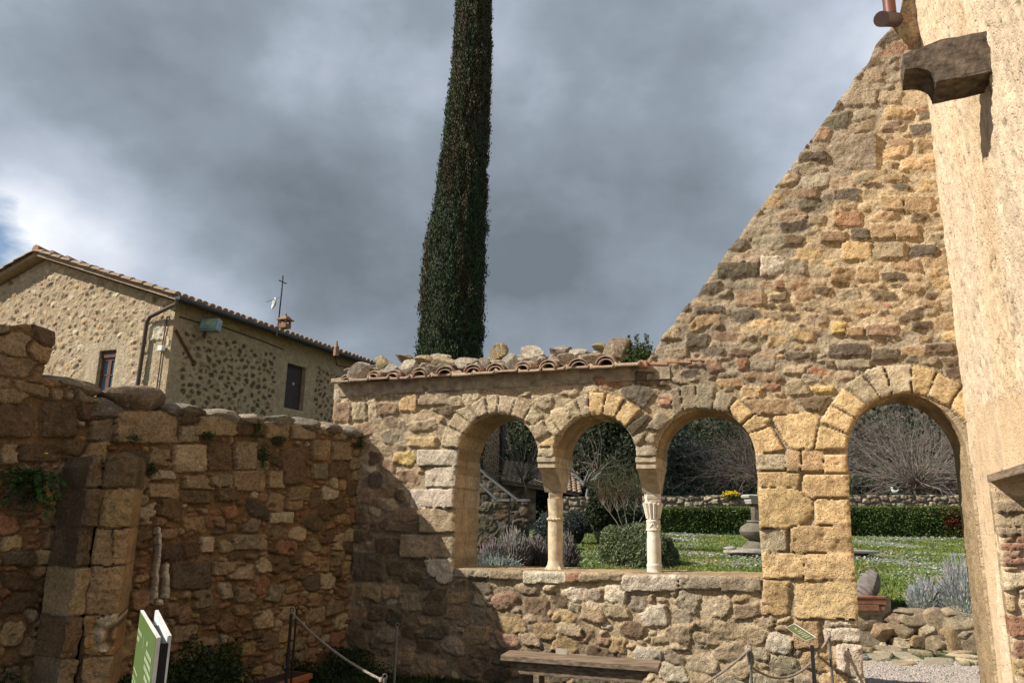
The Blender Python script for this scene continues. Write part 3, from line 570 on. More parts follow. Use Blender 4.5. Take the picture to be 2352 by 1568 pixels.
me.from_pydata([tuple(v) for v in va[:-2]], [], [f[::-1] for f in f2]); me.update()
M_corb = plain('corbel_stone', (.105, .082, .062), .95, .1, 0, .55, 20, .016, 38)
keep(link('stone_corbel', me, None, [M_corb]), plb)
# end of a clay gutter and its downpipe under the roof
M_pipe = plain('brown_pipe', (.055, .032, .025), .5, .4, 0, .2, 6)
g0 = PA.pp(2058, 46, .05); g1 = PA.pp(2024, 44, .35); gt = MB().tube([g0, g0 * .5 + g1 * .5, g1], [.062, .062, .066], 14)
gt.build('gutter_end', M_pipe, plb, True)
p0 = PA.pp(2045, 35, .1); MB().tube([p0, p0 + Vector((0, 0, .9))], .052, 12).build('downpipe', plain('copper_pipe', (.15, .05, .032), .5, .4), plb, True)
# mass of the building behind the plaster, and the eaves slab overhead
M_mass = plain('mass', (.5, .4, .27), .95)
MB().add(*slab_on(PR, .03, du - .02, -.1, 8.6, -3.2, -.31)).build('wall_core', M_mass, plb)
# ------------------------------------------------------------------ rocks and roof tiles on top of the arcade
def ico(sub):
    import bmesh
    bm = bmesh.new(); bmesh.ops.create_icosphere(bm, subdivisions=sub, radius=1); v = np.array([tuple(q.co) for q in bm.verts]); f = np.array([[q.index for q in t.verts] for t in bm.faces]); bm.free(); return v, f
ICO = {k: ico(k) for k in (2, 3, 4, 5)}
def rock_mesh(name, size, col, seed, sub=4, rot=0, cut=7, rough=.05, c0=.38, c1=.74):
    v, f = ICO[sub]; rg = np.random.RandomState(seed); v = v.copy()
    for k in range(cut):                     # flat broken faces
        n = rg.normal(0, 1, 3); n /= np.linalg.norm(n); c = rg.uniform(c0, c1); d = v @ n - c; q = d > 0; v[q] -= np.outer(d[q], n) * .92
    v = v * (1 + .10 * fbm3(v * 1.3 + seed, seed, 3))[:, None] * (1 + rough * fbm3(v * 5 + seed, seed + 3, 4))[:, None]
    v /= np.abs(v).max(0); v = v * np.array(size) / 2; c_, s_ = math.cos(rot), math.sin(rot)
    v = v @ np.array([[c_, s_, 0], [-s_, c_, 0], [0, 0, 1]])
    q_ = np.clip(fbm3(v * 6 / np.abs(v).max() + seed, seed + 31, 4) * 5, 0, 1)[:, None] * .5; cc = (np.array(col) * (1 - q_) + np.array((.13, .11, .085)) * q_) * (1 + .45 * fbm3(v * 14 / np.abs(v).max() + seed, seed + 8, 4))[:, None]
    me = mesh_np(name, v, f, cc, smooth=True); me.set_sharp_from_angle(angle=rad(24)); return me
RC = {'pale': (.38, .325, .245), 'grey': (.27, .24, .19), 'yellow': (.36, .285, .155), 'brown': (.26, .195, .13), 'dark': (.18, .145, .11)}
ROCKS = [(829, 857, 50, 40, 'pale', 0, 'rounded pale stone by the left end of the tiled coping, the first of the stones'), (883, 836, 38, 34, 'yellow', 1, 'small pointed stone covered in yellow lichen near the left end of the coping'),
 (897, 848, 40, 26, 'grey', 0, 'low grey stone leaning on the pointed yellow lichened stone'), (936, 848, 45, 44, 'pale', 0, 'blocky pale stone standing on two tiles, left of the cypress'),
 (930, 822, 42, 24, 'brown', 2, 'brown flat topped stone behind the blocky pale stone left of the cypress'), (975, 829, 50, 28, 'yellow', 2, 'grey stone with a yellow lichen patch just left of the cypress foot'),
 (1012, 819, 46, 13, 'pale', 3, 'thin pale slab lying highest in front of the cypress foot'), (1026, 836, 62, 32, 'yellow', 1, 'long pale and ochre stone right in front of the cypress'), (1064, 838, 70, 28, 'pale', 1, 'long flat pale stone in front of the right side of the cypress'),
 (994, 849, 34, 26, 'dark', 0, 'small dark broken stone between two tiles below the cypress'), (1121, 834, 66, 12, 'pale', 1, 'thin pale slab lying flat right of the cypress'), (1149, 812, 45, 37, 'yellow', 2, 'angular ochre and grey block perched high right of the cypress'),
 (1176, 833, 44, 42, 'grey', 0, 'pointed grey stone below the high angular ochre block'), (1222, 816, 57, 39, 'pale', 2, 'large pale chunky stone above the middle of the first gap between arches'), (1256, 824, 26, 12, 'brown', 2, 'tiny brown stone right of the large pale chunky stone'),
 (1286, 808, 42, 25, 'grey', 3, 'rounded grey stone at the back, second from the right of the skyline group'), (1267, 828, 52, 14, 'grey', 1, 'thin grey slab between the large pale chunk and the speckled stone'), (1326, 811, 48, 32, 'pale', 2, 'white speckled stone on top of the coping above the second arch'),
 (1301, 830, 40, 32, 'brown', 0, 'brown stone in front of the white speckled one'), (1365, 822, 40, 38, 'brown', 0, 'brown rounded stone left of the two biggest stones'), (1380, 799, 34, 30, 'yellow', 3, 'brown block partly hidden behind the biggest stone'), (1416, 808, 58, 58, 'brown', 1, 'biggest brown stone with white lichen spots, beside the weeds')]
for i, (px, py, w, h, c, row, lab) in enumerate(ROCKS):
    d = .10 - .16 * row - .06; p = PA.pp(px, py, d); k = (p - EYE).length / 1715
    me = rock_mesh('loose_stone', (w * k * 1.24, max(min(w, h * 1.6), 14) * k * .9, h * k * 1.22), RC[c], 100 + i, rot=rad(A_ANG), cut=9, rough=.13)
    o = link('loose_stone', me, None, [M_rock]); o.location = p; tag(o, lab, 'stone', 'loose stones weighing down the tiles on the arcade wall')
fv = []; ff = []; fc = []; nb_ = 0; rq = np.random.RandomState(55)
for i in range(190):
    px = rq.uniform(800, 1450); d = rq.uniform(-.5, -.04); p = PA.pp(px, 872 - (px - 790) * .055 - 15 + d * 24, d); m_s = rock_mesh('t', tuple(rq.uniform(.06, .145, 3) * np.array((1.2, 1, .75))), RC[str(rq.choice(['grey', 'brown', 'dark', 'pale']))], 900 + i, sub=3, rot=rq.uniform(0, 3), rough=.12)
    k_ = len(m_s.vertices); a_ = np.empty(k_ * 3); m_s.vertices.foreach_get('co', a_); q_ = np.empty(k_ * 4); m_s.color_attributes['Col'].data.foreach_get('color', q_); fv.append(a_.reshape(-1, 3) + np.array(tuple(p))); fc.append(q_.reshape(-1, 4)[:, :3]); ff.append(ICO[3][1] + nb_); nb_ += k_; bpy.data.meshes.remove(m_s)
keep(tag(link('packed_rubble', mesh_np('packed_rubble', np.concatenate(fv), np.concatenate(ff), np.concatenate(fc), False), None, [M_rock]), kind='stuff'), arcade)
TL = [(793, 873), (853, 865), (899, 863), (960, 858), (1020, 855), (1084, 851), (1134, 848), (1196, 845), (1256, 841), (1327, 838), (1389, 832)]
nA = PA.n; tA = PA.t; back = (-nA + Vector((0, 0, .26))).normalized(); upn = tA.cross(back); upn = upn if upn.z > 0 else -upn
def barrel(L, r0, r1, th=.014, n=12, m=8, seed=0):    # half round clay tile, open below, local x along the wall, y away, z up
    vs = []; fs = []
    for q, dr in ((0, 0), (1, -th)):
        for j in range(m + 1):
            t = j / m; r = r0 + (r1 - r0) * t + dr
            for i in range(n + 1):
                a = math.pi * (i / n) * 1.0; vs.append((-r * math.cos(a), L * t, r * .82 * math.sin(a)))
    N1 = (n + 1) * (m + 1)
    for j in range(m):
        for i in range(n):
            a = j * (n + 1) + i; fs.append((a, a + 1, a + n + 2, a + n + 1)); b = a + N1; fs.append((b, b + n + 1, b + n + 2, b + 1))
    for i in range(n): fs.append((i, i + N1, i + 1 + N1, i + 1)); a = m * (n + 1) + i; fs.append((a, a + 1, a + 1 + N1, a + N1))
    for j in range(m): a = j * (n + 1); fs.append((a, a + n + 1, a + n + 1 + N1, a + N1)); a += n; fs.append((a, a + N1, a + n + 1 + N1, a + n + 1))
    v = np.array(vs); v = v + fbm3(v * 22 + seed, seed, 3)[:, None] * .006
    c = np.array((.36, .245, .175)) * (1 + .35 * fbm3(v * 12 + seed, seed + 5, 4))[:, None]
    top_ = np.clip((v[:, 2] - .03) / .05, 0, 1)[:, None] * .55; c = c * (1 - top_) + np.array((.36, .31, .24)) * top_
    return mesh_np('clay_tile', v, np.array(fs), c, smooth=True)
for i, (px, py) in enumerate(TL):
    p = PA.pp(px, py + 2, .13)
    LABT = ['first', 'second', 'third', 'fourth', 'fifth', 'sixth', 'seventh', 'eighth', 'ninth', 'tenth', 'eleventh'][i]
    root = thing('cover_tile', f'nested half round clay tiles, {LABT} pair from the left along the arcade top', 'roof tile', tuple(p), 'half round clay tiles along the arcade coping')
    yaw = rad(A_ANG + random.uniform(-9, 9) + (16 if i in (4, 5) else 0))
    R_ = Matrix.Rotation(yaw, 4, 'Z') @ Matrix.Rotation(math.atan(.26), 4, 'X')
    for k in range(2):
        r = .098 - .02 * k; o = link('tile', barrel(.40, r, r * .82, seed=i * 3 + k), root, [M_terra])
        o.matrix_local = R_ @ Matrix.Translation((.008 * k, .03 * (1 - k) + random.uniform(0, .02), .012 * (1 - k) - .022))
# flat tiles bedded under them, each butted to the next
fl0, fl1 = U(774, 884), U(1476, 846); nF = 14
for i in range(nF):
    t0, t1 = i / nF, (i + 1) / nF; u0 = fl0[0] + (fl1[0] - fl0[0]) * t0 + .004; u1 = fl0[0] + (fl1[0] - fl0[0]) * t1 - .004; z0 = fl0[1] + (fl1[1] - fl0[1]) * (t0 + t1) / 2 + .004 * (i % 3 - 1)
    n = 12; rows = []; vs = []
    for zz in (0, .028):
        for j in range(7):
            for k in range(n + 1):
                uu = u0 + (u1 - u0) * k / n; dd = .125 - .5 * j / 6; edge = .022 if (k in (0, n) and zz > 0) else 0
                vs.append(tuple(PA.P(uu, z0 + zz + edge + (.125 - dd) * .26, dd + (.012 * math.sin(i * 7.3) if j == 0 else 0))))
    fs = []; M1 = 7 * (n + 1)
    for j in range(6):
        for k in range(n): a = j * (n + 1) + k; fs.append((a, a + n + 1, a + n + 2, a + 1)); b = a + M1; fs.append((b, b + 1, b + n + 2, b + n + 1))
    for k in range(n): fs.append((k, k + 1, k + 1 + M1, k + M1))
    for j in range(6): a = j * (n + 1); fs.append((a, a + M1, a + M1 + n + 1, a + n + 1)); a += n; fs.append((a, a + n + 1, a + M1 + n + 1, a + M1))
    v = np.array(vs); v += fbm3(v * 16, i, 3)[:, None] * .007 * np.array((.5, .5, 1)); c = np.array((.38, .28, .20)) * (1 + .35 * fbm3(v * 9, 4, 4))[:, None] * random.uniform(.85, 1.1)
    keep(link('flat_tile', mesh_np('flat_tile', v, np.array(fs), c, False), None, [M_terra]), arcade)
# mortar bed sloping up behind the tiles
b0 = [PA.P(fl0[0] - .02, fl0[1] + .01, .02), PA.P(fl1[0] + .25, fl1[1] + .03, .02), PA.P(fl1[0] + .25, fl1[1] + .20, -T), PA.P(fl0[0] - .02, fl0[1] + .16, -T)]
MB().add([*b0, *[p - Vector((0, 0, .14)) for p in b0]], [(0, 1, 2, 3), (7, 6, 5, 4), (0, 4, 5, 1), (1, 5, 6, 2), (2, 6, 7, 3), (3, 7, 4, 0)]).build('coping_bed', plain('mortar_bed', (.33, .27, .19), .95, .1, 0, .4, 14, .02, 20), arcade)
# stray brick course carried on into the gable
for (x, y, w, h, dd, a) in ((1478, 838, 20, 15, .08, 0), (1510, 838, 50, 6, .02, -4), (1560, 834, 56, 5, .015, -4), (1605, 829, 40, 5, .012, -5)):
    c = PA.pp(x, y, dd - .05); k = .0041
    MB().box(c, (w * k, .12, h * k), Matrix.Rotation(rad(A_ANG), 3, 'Z') @ Matrix.Rotation(rad(-a), 3, 'Y')).build('brick', plain('worn_brick', (.36, .20, .12), .9, .1, 0, .3, 20, .006), arcade, bevel=.006)
# boulders bedded on top of the left wall
for i, (px, py, w, h, c, d) in enumerate([(304, 921, 120, 72, 'brown', -.16), (222, 945, 88, 52, 'dark', -.10), (148, 888, 105, 40, 'brown', -.16), (410, 948, 86, 34, 'grey', -.12), (498, 962, 82, 34, 'pale', -.12), (556, 964, 66, 26, 'pale', -.10),
      (628, 968, 80, 28, 'grey', -.10), (690, 976, 60, 30, 'grey', -.12), (742, 986, 64, 30, 'brown', -.12), (792, 996, 54, 30, 'grey', -.12)]):
    p = PL_.pp(px, py, d); k = (p - EYE).length / 1715 / abs(math.cos(rad(15)))
    me = rock_mesh('coping_stone', (w * k * 1.25, .42, h * k * 1.12), np.array(RC[c]) * .8, 300 + i, rot=rad(59), cut=8, rough=.12, c0=.62, c1=.85)
    o = link('coping_stone', me, None, [M_rock]); o.location = p; keep(o, lwall)
# ------------------------------------------------------------------ columns
M_colw = plain('white_marble', (.70, .64, .53), .7, .2, 0, .20, 11, .004, 60); M_coly = plain('pale_limestone', (.58, .47, .32), .8, .15, 0, .26, 14, .006, 50)
M_imp = plain('impost_stone', (.45, .37, .26), .92, .1, 0, .30, 14, .008, 45)
def column(name, lab, x_imp, ytop, yimp, ycap, ybase, white, w_imp):
    """impost slab + splayed bracket + capital + shaft; the column stands in the middle of the wall's thickness"""
    mid = -T / 2; M = M_colw if white else M_coly
    uL, vT = PA.uv(x_imp - w_imp / 2, ytop); uR, _ = PA.uv(x_imp + w_imp / 2, ytop); um = (uL + uR) / 2; vI = PA.uv(x_imp, yimp)[1]
    base = PA.P(um, 0, mid); zc = PA.pp(x_imp + 20, ycap, mid).z; zb = PA.pp(x_imp + 25, ybase, mid).z
    root = thing(name, lab, 'column', (base.x, base.y, zb)); t, n = PA.t, PA.n
    wi = uR - uL
    def blk(zs):                                      # stacked rectangular rings (half width, front, back, z)
        b = MB(); vs = []; fs = []
        for (hw, fd, bd, z) in zs:
            for (u, d) in ((um - hw, fd), (um + hw, fd), (um + hw, bd), (um - hw, bd)): vs.append(PA.P(u, z, d))
        for i in range(len(zs) - 1):
            for k in range(4): a = i * 4 + k; c = i * 4 + (k + 1) % 4; fs.append((a, c, c + 4, a + 4))
        fs.append((3, 2, 1, 0)); m = 4 * (len(zs) - 1); fs.append((m, m + 1, m + 2, m + 3)); return b.add(vs, fs)
    h = vT - vI; hw = wi / 2
    blk([(hw, .012, -T - .01, vI), (hw * .98, .010, -T, vI + h * .42), (hw * 1.0, .014, -T, vI + h * .46), (hw * 1.05, .026, -T - .02, vI + h * .55), (hw * 1.05, .026, -T - .02, vT - .003)]).build('impost', M_imp, root, bevel=.004)
    cr = .068 if not white else .062
    blk([(cr * 1.25, mid + cr * 1.15, mid - cr * 1.15, zc + .002), (cr * 1.32, mid + cr * 1.5, mid - cr * 1.5, zc + (vI - zc) * .25), (hw * .93, -.055, -T + .055, vI - (vI - zc) * .18), (hw * .97, -.008, -T + .008, vI - .002)]).build('splayed_bracket', M_imp, root, bevel=.003)
    H = zc - zb; c0 = Vector((base.x, base.y, 0)); b = MB()
    if not white:
        b.lathe(c0, [(cr * 1.28, zc - .055), (cr * 1.28, zc - .035), (cr * 1.36, zc - .028), (cr * 1.36, zc)], 4).build('abacus', M, root, bevel=.004)
        MB().lathe(c0, [(cr * .98, zc - .24), (cr * 1.0, zc - .2), (cr * 1.08, zc - .12), (cr * 1.14, zc - .056)], 28).build('capital', M, root, True)
        rp = [c0 + Vector((cr * 1.06 * math.cos(a), cr * 1.06 * math.sin(a), zc - .25)) for a in np.linspace(0, 2 * math.pi, 49)]
        rr = [.0125 + .003 * math.sin(i * math.pi / 1.5) for i in range(49)]
        MB().tube(rp, rr, 8, False).build('rope_moulding', M, root, True)
        MB().lathe(c0, [(cr * 1.02, zb + .03), (cr * 1.0, zb + .1), (cr * 1.06, zb + .3), (cr * 1.03, zb + .5), (cr * .94, zc - .26), (cr * .96, zc - .235)], 32).build('shaft', M, root, True)
        MB().lathe(c0, [(cr * 1.42, zb - .01), (cr * 1.45, zb + .012), (cr * 1.3, zb + .03), (cr * 1.12, zb + .05), (cr * 1.02, zb + .09)], 28).build('base', M, root, True)
        for k, an in enumerate((45, 135, 225, 315)):
            a = rad(an + A_ANG); pt = c0 + Vector((math.cos(a), math.sin(a), 0)) * cr * 1.45; MB().tube([pt + Vector((0, 0, -.005 + zb)), pt * .6 + c0 * .4 + Vector((0, 0, zb + .055))], [.026, .008], 8).build('base_spur', M, root, True)
    else:
        b.lathe(c0, [(cr * 1.42, zc - .07), (cr * 1.42, zc - .06), (cr * 1.52, zc - .045), (cr * 1.52, zc - .02), (cr * 1.45, zc - .018), (cr * 1.50, zc)], 4).build('abacus', M, root, bevel=.003)
        cp = MB().lathe(c0, [(cr * .86, zc - .235), (cr * .9, zc - .2), (cr * 1.05, zc - .13), (cr * 1.28, zc - .071)], 28)
        cp.build('capital', M, root, True); lf = MB()
        for k in range(12):
            a = 2 * math.pi * k / 12; dv = Vector((math.cos(a), math.sin(a), 0)); lf.tube([c0 + dv * cr * .90 + Vector((0, 0, zc - .225)), c0 + dv * cr * 1.10 + Vector((0, 0, zc - .14)), c0 + dv * cr * 1.38 + Vector((0, 0, zc - .085)), c0 + dv * cr * 1.36 + Vector((0, 0, zc - .105))], [.010, .016, .012, .006], 6)
        lf.build('carved_leaves', M, root, True)
        MB().lathe(c0, [(cr * .98, zc - .335), (cr * 1.06, zc - .33), (cr * 1.06, zc - .318), (cr * .98, zc - .312), (cr * .99, zc - .262), (cr * 1.05, zc - .256), (cr * 1.05, zc - .243), (cr * .9, zc - .236)], 32).build('necking_band', M, root, True)
        zg = []
        for i in range(61):
            a = 2 * math.pi * i / 60; zg.append(c0 + Vector((cr * 1.0 * math.cos(a), cr * 1.0 * math.sin(a), zc - .287 + .017 * math.sin(a * 6))))
        MB().tube(zg, .006, 6, False).build('zigzag_carving', M, root, True)
        MB().lathe(c0, [(cr * 1.0, zb + .03), (cr * 1.02, zb + .12), (cr * 1.02, zb + .3), (cr * .97, zc - .45), (cr * .93, zc - .336)], 32).build('shaft', M, root, True)
        MB().lathe(c0, [(cr * 1.18, zb - .03), (cr * 1.2, zb + .002), (cr * 1.1, zb + .012), (cr * 1.08, zb + .05), (cr * 1.14, zb + .062), (cr * 1.1, zb + .075), (cr * 1.0, zb + .085)], 28).build('base', M, root, True)
column('limestone_column', 'squat yellowish limestone column with a twisted rope ring between the first two arches', 1256, 1049, 1074, 1131, 1309, False, 40)
column('marble_column', 'slender white marble column with carved leaf capital between the second and third arches', 1484, 1049, 1076, 1133, 1315, True, 45)
# ------------------------------------------------------------------ stone house on the left
HC = at(392, 800, 18.0); GA = Plane((HC.x, HC.y), rad(-22.5)); SA = Plane((HC.x, HC.y), rad(67.5))
house = thing('stone_house', 'long two storey farmhouse of rubble stone with a gabled clay tile roof on the left', 'house', (HC.x, HC.y, 0))
ge = GA.uv(412, 692); gap_ = GA.uv(104, 597); hw_ = abs(gap_[0]); slope = (gap_[1] - ge[1]) / hw_; ge = (0, gap_[1] - slope * hw_)
LB = -hw_ * 2
win = [GA.uv(*p) for p in ((214, 905), (214, 804), (267, 804), (267, 905))]; w0, w1 = win[0][0], win[2][0]; z0, z1 = GA.uv(222, 905)[1], GA.uv(244, 804)[1]
mG = Masonry(GA, [(LB, .5), (LB, ge[1]), (-hw_, gap_[1]), (0, ge[1]), (0, .5)], [[(w0, z0), (w0, z1), (w1, z1), (w1, z0)]], .028, 51, (.44, .34, .22), .03)
smo = lambda pts: mG.recess(pts, .15, np.array((.47, .38, .26)))
RG = [(-400, 560), (410, 560), (400, 1000), (-400, 1000)]
surround = [(196, 790), (292, 780), (292, 1000), (192, 1000)]; cornerz = [(345, 745), (420, 745), (400, 1000), (325, 1000)]
for z in (surround, cornerz):
    m = pip([GA.uv(*p) for p in z], mG.X, mG.Y); mG.occ |= m
mG.fill(RG, 14000, (.05, .13), (.035, .085), (('t', 4), ('m', 4), ('o', 2), ('w', 1.5), ('g', 1), ('p', 2), ('d', .6)), .020, .93, p=0, rot=.3)
mG.fill(RG, 6000, (.03, .06), (.02, .04), (('t', 3), ('o', 2), ('p', 2), ('d', .5)), .014, .93, p=3, rot=.4)
smo(surround); smo(cornerz); mG.poly([(347, 748), (398, 742), (394, 778), (343, 782)], 'w', .01)
mG.build(['gable_wall'], house, M_house, .45, .02, .03, 1.02, lump=.024, back=False, hmort=0)
ve = (SA.uv(860, 836)[1] + SA.uv(640, 755)[1]) / 2; ve = ge[1]; Ls = 21.0
d0, d1_ = SA.uv(656, 890)[0], SA.uv(700, 890)[0]; dz0, dz1 = SA.uv(680, 941)[1], SA.uv(680, 838)[1]
mS = Masonry(SA, [(0, .5), (0, ve), (Ls, ve), (Ls, .5)], [[(d0, dz0), (d0, dz1), (d1_, dz1), (d1_, dz0)]], .030, 57, (.45, .34, .205), .03)
mS.occ |= (mS.X < .35 + .3 * fbm(mS.Y * 2, mS.Y, 3)) | (mS.Y > ve - .62 - .25 * fbm(mS.X * 1.3, mS.Y, 3)) | ((mS.X > d0 - .45) & (mS.X < d1_ + .4) & (mS.Y < dz1 + .5) & (mS.Y > dz0 - .5))
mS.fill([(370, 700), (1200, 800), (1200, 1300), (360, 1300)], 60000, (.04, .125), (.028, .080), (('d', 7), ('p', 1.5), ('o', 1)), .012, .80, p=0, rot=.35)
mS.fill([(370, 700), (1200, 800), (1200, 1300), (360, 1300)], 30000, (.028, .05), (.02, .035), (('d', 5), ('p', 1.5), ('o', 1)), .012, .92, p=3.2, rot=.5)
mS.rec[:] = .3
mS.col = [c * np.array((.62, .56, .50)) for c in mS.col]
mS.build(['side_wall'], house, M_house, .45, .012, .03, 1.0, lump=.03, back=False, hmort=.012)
M_frame = plain('brown_window_frame', (.13, .055, .03), .5, .4, 0, .2, 12); M_glass = plain('window_glass', (.10, .14, .20), .08, .6, 0, .1, 3); M_shut = plain('dark_shutter', (.055, .04, .035), .6, .3, 0, .2, 8)
wf = MB(); dd = -.12
for (a, b, c, d) in ((w0, w0 + .06, z0, z1), (w1 - .06, w1, z0, z1), (w0 + .06, w1 - .06, z1 - .26, z1 - .18), (w0 + .06, w1 - .06, z0, z0 + .07), ((w0 + w1) / 2 - .05, (w0 + w1) / 2 + .05, z0 + .07, z1 - .26), (w0 + .06, w1 - .06, (z0 + z1) / 2 - .08, (z0 + z1) / 2 - .05)):
    wf.add(*slab_on(GA, a, b, c, d, dd - .05, dd))
wf = wf.build('window', M_frame, house)
keep(MB().add(*slab_on(GA, w0 + .02, w1 - .02, z0 + .02, z1 - .2, dd - .045, dd - .03)).build('pane', M_glass), house).parent = wf
keep(MB().add(*slab_on(GA, w0, w1, z1 - .18, z1, dd - .02, dd + .04)).build('roller_box', plain('roller', (.09, .05, .045), .6)), house).parent = wf
for o in wf.children: o.matrix_parent_inverse = Matrix()
MB().add(*slab_on(GA, w0 - .05, w1 + .05, z0 - .07, z0, -.3, .05)).build('window_sill', plain('sill_stone', (.42, .35, .25), .9), house)
MB().add(*slab_on(SA, d0, d1_, dz0, dz1, -.20, -.15)).build('shutter', M_shut, house)
kn = MB().box(SA.P((d0 + d1_) / 2 + .05, (dz0 + dz1) / 2 + .12, -.13), (.06, .06, .08)).build('shutter_knob', plain('pale_metal', (.5, .5, .5), .4), house)
# tiled roof: slabs with rows of cover tiles
def roof(parent, eave0, eave1, up, width, tile=.23, over=.32, name='roof', th=.10):
    """slope from an eave line; up = unit vector up the slope in 3-D, width = slope length"""
    e = (eave1 - eave0); L = e.length; t = e.normalized(); nrm = t.cross(up); nrm = nrm if nrm.z > 0 else -nrm
    A = eave0 - up * over; b = MB(); q = [A, A + t * L, A + t * L + up * (width + over), A + up * (width + over)]
    b.add([p for p in q] + [p - nrm * th for p in q], [(0, 1, 2, 3), (7, 6, 5, 4), (0, 4, 5, 1), (1, 5, 6, 2), (2, 6, 7, 3), (3, 7, 4, 0)])
    n = int(L / tile); vs = []; fs = []; m = 5; rows = int((width + over) / .42) + 1
    rr = random.Random(5)
    for i in range(n + 1):
        for j in range(rows):
            s0 = j * .42 - .03 + rr.uniform(-.02, .02); s1 = min(s0 + .48, width + over + .02); base = len(vs); off = rr.uniform(-.012, .012)
            for (s_, r, l) in ((s0, .105, .035), (s1, .085, .012)):
                for k in range(m + 1):
                    a = math.pi * k / m; vs.append(tuple(A + t * (min(i * tile, L) + off - r * math.cos(a)) + up * s_ + nrm * (r * .85 * math.sin(a) + l)))
            for k in range(m): fs.append((base + k, base + k + 1, base + m + 2 + k, base + m + 1 + k))
            fs.append(tuple(base + k for k in range(m + 1)))
    me = bpy.data.meshes.new(name); v = b.v + vs; nb = len(b.v); f = b.f + [tuple(x + nb for x in q_) for q_ in fs]; me.from_pydata(v, [], f); me.update()
    va = np.array(v); c = np.array((.33, .24, .165)) * (1 + .4 * fbm3(va * 2.5, 5, 3))[:, None]; ca = me.color_attributes.new('Col', 'FLOAT_COLOR', 'POINT'); cc = np.ones((len(v), 4), np.float32); cc[:, :3] = c; ca.data.foreach_set('color', cc.ravel())
    return keep(link(name, me, None, [M_rock]), parent)
E0 = GA.P(0, ge[1] + .14) ; tS = SA.t; nS = SA.n; upS = (-nS * hw_ + Vector((0, 0, gap_[1] - ge[1]))).normalized(); wS = math.hypot(hw_, gap_[1] - ge[1])
E0 = E0 - tS * .30; rf1 = roof(house, E0, E0 + tS * (Ls + .6), upS, wS)
ER = GA.P(LB, ge[1] + .14) - tS * .30; upL = (nS * hw_ + Vector((0, 0, gap_[1] - ge[1]))).normalized(); rf2 = roof(house, ER, ER + tS * (Ls + .6), upL, wS, name='roof')
rg_ = GA.P(-hw_, gap_[1] + .20) - tS * .34; rt = MB()
for i in range(46): a = rg_ + tS * (i * .47); rt.tube([a + Vector((0, 0, .02)), a + tS * .5 - Vector((0, 0, .015))], [.13, .10], 8)
rt.build('ridge_tiles', plain('ridge_clay', (.36, .19, .11), .9, .1, 0, .3, 4), house, True)
# gutter, downpipe, cables, brace
M_gut = plain('dark_gutter', (.035, .03, .027), .45, .5, 0, .1, 3)
gz = ge[1] - .07; g0 = SA.P(-.35, gz + .02, .40); g1 = SA.P(Ls + .3, gz + .02, .40)
MB().tube([g0, g1], .085, 10).build('gutter', M_gut, house, True)
MB().add([SA.P(-.30, gz + .10, .02), SA.P(Ls, gz + .10, .02), SA.P(Ls, gz + .06, .36), SA.P(-.30, gz + .06, .36), SA.P(-.30, gz + .14, .02), SA.P(Ls, gz + .14, .02), SA.P(Ls, gz + .10, .36), SA.P(-.30, gz + .10, .36)], [(3, 2, 1, 0), (4, 5, 6, 7), (0, 1, 5, 4), (1, 2, 6, 5), (2, 3, 7, 6), (3, 0, 4, 7)]).build('soffit', plain('soffit_board', (.16, .10, .06), .8), house)
q = [g0 + Vector((0, 0, -.02)), g0 - Vector((0, 0, .14)), GA.pp(396, 702, .25), GA.pp(345, 727, .11), GA.pp(337, 740, .10), GA.pp(313, 905, .10), GA.pp(298, 1010, .10)]
MB().tube(q, [.05, .055, .052, .052, .052, .052, .052], 10).build('downpipe', plain('bronze_pipe', (.085, .055, .04), .45, .5), house, True)
M_cab = plain('cable', (.09, .065, .045), .8)
c = MB(); c.tube([GA.pp(384, 727, .03), SA.pp(415, 728, .03)], .018, 5)
c.tube([SA.pp(x, y, .03) for x, y in ((415, 728), (455, 740), (510, 750), (600, 782), (650, 802))], .018, 5)
c.tube([SA.pp(x, y, .03) for x, y in ((700, 793), (740, 800), (770, 814), (773, 838), (810, 846), (850, 858))], .018, 5)
c.tube([GA.pp(x, y, .03) for x, y in ((384, 727), (374, 785), (365, 855), (354, 935))], .016, 5); c.build('cable_run', M_cab, house)
MB().tube([SA.pp(403, 756, .04), SA.pp(425, 796, .04), SA.pp(448, 838, .04)], .042, 4).build('rusty_brace', plain('rust', (.15, .065, .035), .9, .1, 0, .3, 10), house)
cb = GA.pp(371, 800, .08); cbx = thing('alarm_box', 'small white alarm box fixed near the corner of the farmhouse', 'alarm box', tuple(cb)); RG_ = Matrix.Rotation(rad(-22.5), 3, 'Z')
MB().box(cb, (.15, .12, .13), RG_).build('housing', plain('white_plastic', (.75, .75, .72), .5), cbx, bevel=.01); MB().box(cb + Vector((.2, -.08, .13)), (.07, .07, .16), RG_).build('siren', plain('cream_plastic', (.6, .55, .4), .5), cbx, bevel=.01)
# floodlight
fp = SA.pp(484, 748, .42); fl = thing('floodlight', 'square green glass floodlight bolted to the shaded side of the farmhouse', 'floodlight', tuple(fp))
Rf = Matrix.Rotation(rad(-12), 3, 'Z') @ Matrix.Rotation(rad(-12), 3, 'X'); M_al = plain('aluminium', (.30, .34, .34), .35, .5, .6)
MB().box(fp, (.52, .20, .34), Rf, 1).build('housing', M_al, fl, bevel=.015)
MB().box(fp + Rf @ Vector((.01, -.115, 0)), (.44, .02, .27), Rf).build('glass', plain('green_glass', (.22, .34, .30), .12, .6, 0, .35, 5), fl)
MB().box(fp + Rf @ Vector((.05, -.13, .02)), (.20, .012, .12), Rf).build('lamp_reflector', plain('lamp_yellow', (.35, .42, .18), .3), fl, bevel=.02)
MB().tube([fp - Vector((.12, 0, .17)), fp - Vector((.16, -.02, .26)), SA.pp(470, 775, .05)], .03, 6).build('bracket', M_gut, fl)
